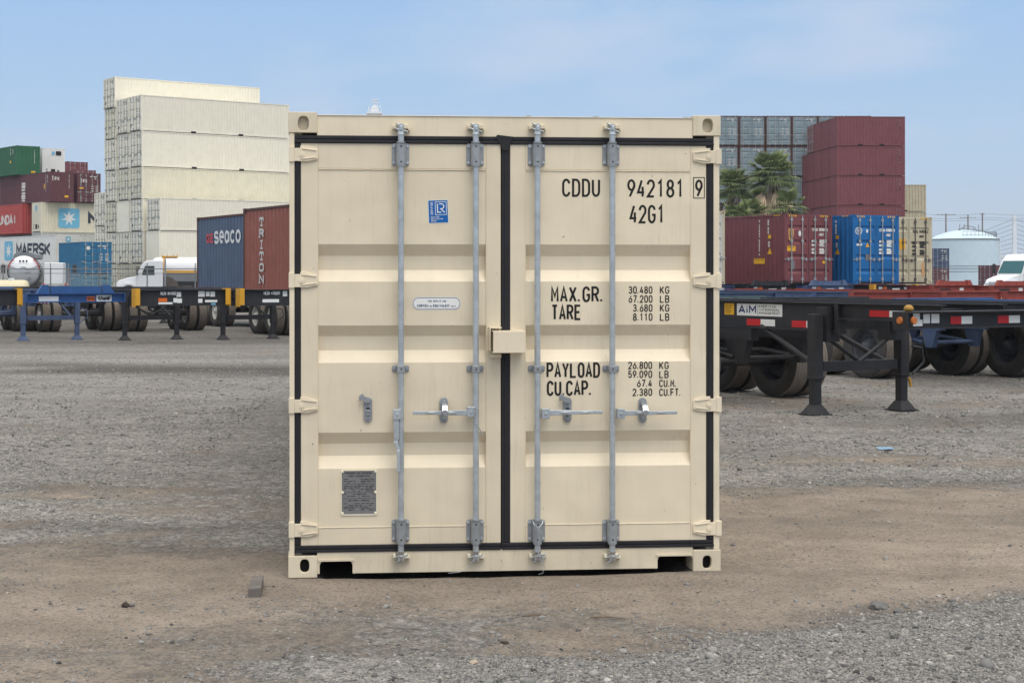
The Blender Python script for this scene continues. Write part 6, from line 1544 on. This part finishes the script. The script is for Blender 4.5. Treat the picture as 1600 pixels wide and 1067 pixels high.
# ------------------------------------------------------------------ fence behind the left trailers
FD = 100.0
WIRE = paint('fence wire', srgb(132, 132, 130), .5, var=.1, metal=.5, bump=0)
fe = empty('chain_link_fence', (xat(-20, FD), FD, 0)); tag(fe, 'chain link fence with barbed wire running behind the trailers on the left', 'fence')
fx1 = xat(330, FD) - xat(-20, FD)
for px in (5, 79, 154.5, 230, 305):
    x = xat(px, FD) - xat(-20, FD); m = MB(); m.cyl((x, 0, 0), (x, 0, 2.15), .045, n=8); m.tube([(x, 0, 2.15), (x + .02, -.12, 2.45)], .03, 6); m.build('fence_post', WIRE, fe)
MB().cyl((0, 0, 2.09), (fx1, 0, 2.09), .032, n=6).build('top_rail', WIRE, fe)
MB().cyl((0, 0, 1.80), (fx1, 0, 1.80), .018, n=6).build('mid_rail', WIRE, fe)
m = MB()
for k in range(3): m.tube([(i * fx1 / 14, -.03 - .04 * k, 2.2 + .10 * k + (.012 if i % 2 else 0)) for i in range(15)], .006, 4)
m.build('barbed_wire', WIRE, fe, fix=False)
m = MB(); x = -2.0
while x < fx1:
    for dx in (1, -1):
        a, b = (x, x + 2.0) if dx > 0 else (x + 2.0, x)
        if min(a, b) >= 0 and max(a, b) <= fx1: m.tube([(a, .0, .05), (b, .0, 2.05)], .0035, 3)
    x += .13
m.build('wire_mesh', WIRE, fe, fix=False)

# ------------------------------------------------------------------ small things on the ground
def rock(px, py, s, label, seed, mat=None, name='stone', flat=.6):
    p = gpt(px, py); rr = random.Random(seed); bm = bmesh.new(); bmesh.ops.create_icosphere(bm, subdivisions=2, radius=1)
    for v in bm.verts:
        n_ = 1 + .35 * (vnoise(np.array([v.co.x * 1.7 + seed]), np.array([v.co.y * 1.7 + v.co.z * 2.1]), seed)[0] - .5) * 2
        v.co = Vector((v.co.x * s * rr.uniform(.98, 1.02) * 1.25 * n_, v.co.y * s * n_, v.co.z * s * flat * n_))
    me = bpy.data.meshes.new(name); bm.to_mesh(me); bm.free(); fattr(me, 'tone', np.full(len(me.vertices), rr.uniform(.15, .5))); me.materials.append(mat or STONE)
    o = bpy.data.objects.new(name, me); COL.objects.link(o); o.location = (p.x, p.y, float(ground_h(np.array([p.x]), np.array([p.y]))[0]) + s * flat * .45); o.rotation_euler = (0, 0, rr.uniform(0, 6)); tag(o, label, 'stone'); return o
CLOD = paint('dark earth clod', srgb(70, 60, 54), .95, var=.4, bump=.6, nscale=20)
rock(196, 946, .020, 'dark earth clod lying alone left of the timber offcut', 1, CLOD, 'earth_clod', .9)
rock(1372, 950, .040, 'grey stone at the edge of the loose gravel on the right', 2)
rock(1404, 957, .026, 'small grey stone just right of the stone at the gravel edge', 5)
rock(742, 1036, .022, 'flat pale clod on the dirt in the middle foreground', 3, paint('pale earth', srgb(176, 160, 142), .95, bump=.4), 'earth_clod', .45)
rock(788, 1003, .016, 'dark stone on the dirt in the middle foreground', 4, CLOD)
# timber offcut
p = gpt(398, 934); tb_ = MB(); w, L_, h = .068, .34, .060
tb_.hexa([(0, 0, 0), (w, 0, 0), (w * .98, L_, 0), (.0, L_, 0)], [(.002, .003, h * .92), (w, .0, h), (w * .97, L_, h), (.004, L_, h * .96)])
o = tb_.build('timber_offcut', WOOD, None, bevel=.004); o.location = (p.x - .035, p.y, -.006); o.rotation_euler = (0, 0, R(4)); tag(o, 'weathered grey timber offcut on the dirt left of the tan container', 'timber')
p = gpt(1384, 702); m = MB(); q = [(-.14, -.10, .012), (.02, -.16, .03), (.15, -.06, .010), (.10, .12, .045), (-.05, .16, .02), (-.16, .05, .05), (0, 0, .055)]
m.add(q, [(0, 1, 6), (1, 2, 6), (2, 3, 6), (3, 4, 6), (4, 5, 6), (5, 0, 6)]); m.add([(a, b, c - .008) for a, b, c in q], [(0, 6, 1), (1, 6, 2), (2, 6, 3), (3, 6, 4), (4, 6, 5), (5, 6, 0)])
o = m.build('litter', plain('pale blue plastic', srgb(126, 156, 182), .6), fix=False); o.location = p; o.scale = (.55, .55, .45); tag(o, 'crumpled pale blue plastic scrap on the gravel right of the tan container', 'litter')
TWIG = paint('dry twig', srgb(118, 100, 82), .9, var=.3)
for px, py, a, l, lb in ((835, 962, .1, .06, 'dark twig on the dirt in front of the tan container'), (950, 968, -.25, .09, 'thin pale twig right of the dark twig'), (930, 1033, -.3, .085, 'pale wood splinter at the edge of the gravel')):
    p = gpt(px, py); z = float(ground_h(np.array([p.x]), np.array([p.y]))[0]) + .004
    m = MB(); m.tube([(-l * cos(a), -l * sin(a), 0), (0, 0, .006), (l * cos(a), l * sin(a), .002)], [.003, .004, .002], 6)
    o = m.build('twig', TWIG); o.location = (p.x, p.y, z); tag(o, lb, 'twig')

# ------------------------------------------------------------------ hazy air
hm = bpy.data.materials.new('hazy air'); hm.use_nodes = True; t = hm.node_tree; t.nodes.clear()
pv = t.nodes.new('ShaderNodeVolumePrincipled'); pv.inputs['Color'].default_value = (0.80, 0.88, 1.0, 1); pv.inputs['Density'].default_value = 0.0003; pv.inputs['Anisotropy'].default_value = 0.2
ou = t.nodes.new('ShaderNodeOutputMaterial'); t.links.new(pv.outputs['Volume'], ou.inputs['Volume'])
hzb = MB().box(-900, 1600, -60, 1900, -1.2, 80).build('haze', hm); hzb['kind'] = 'stuff'
tag(hzb, 'thin pale haze hanging over the whole yard', 'haze', kind='stuff')
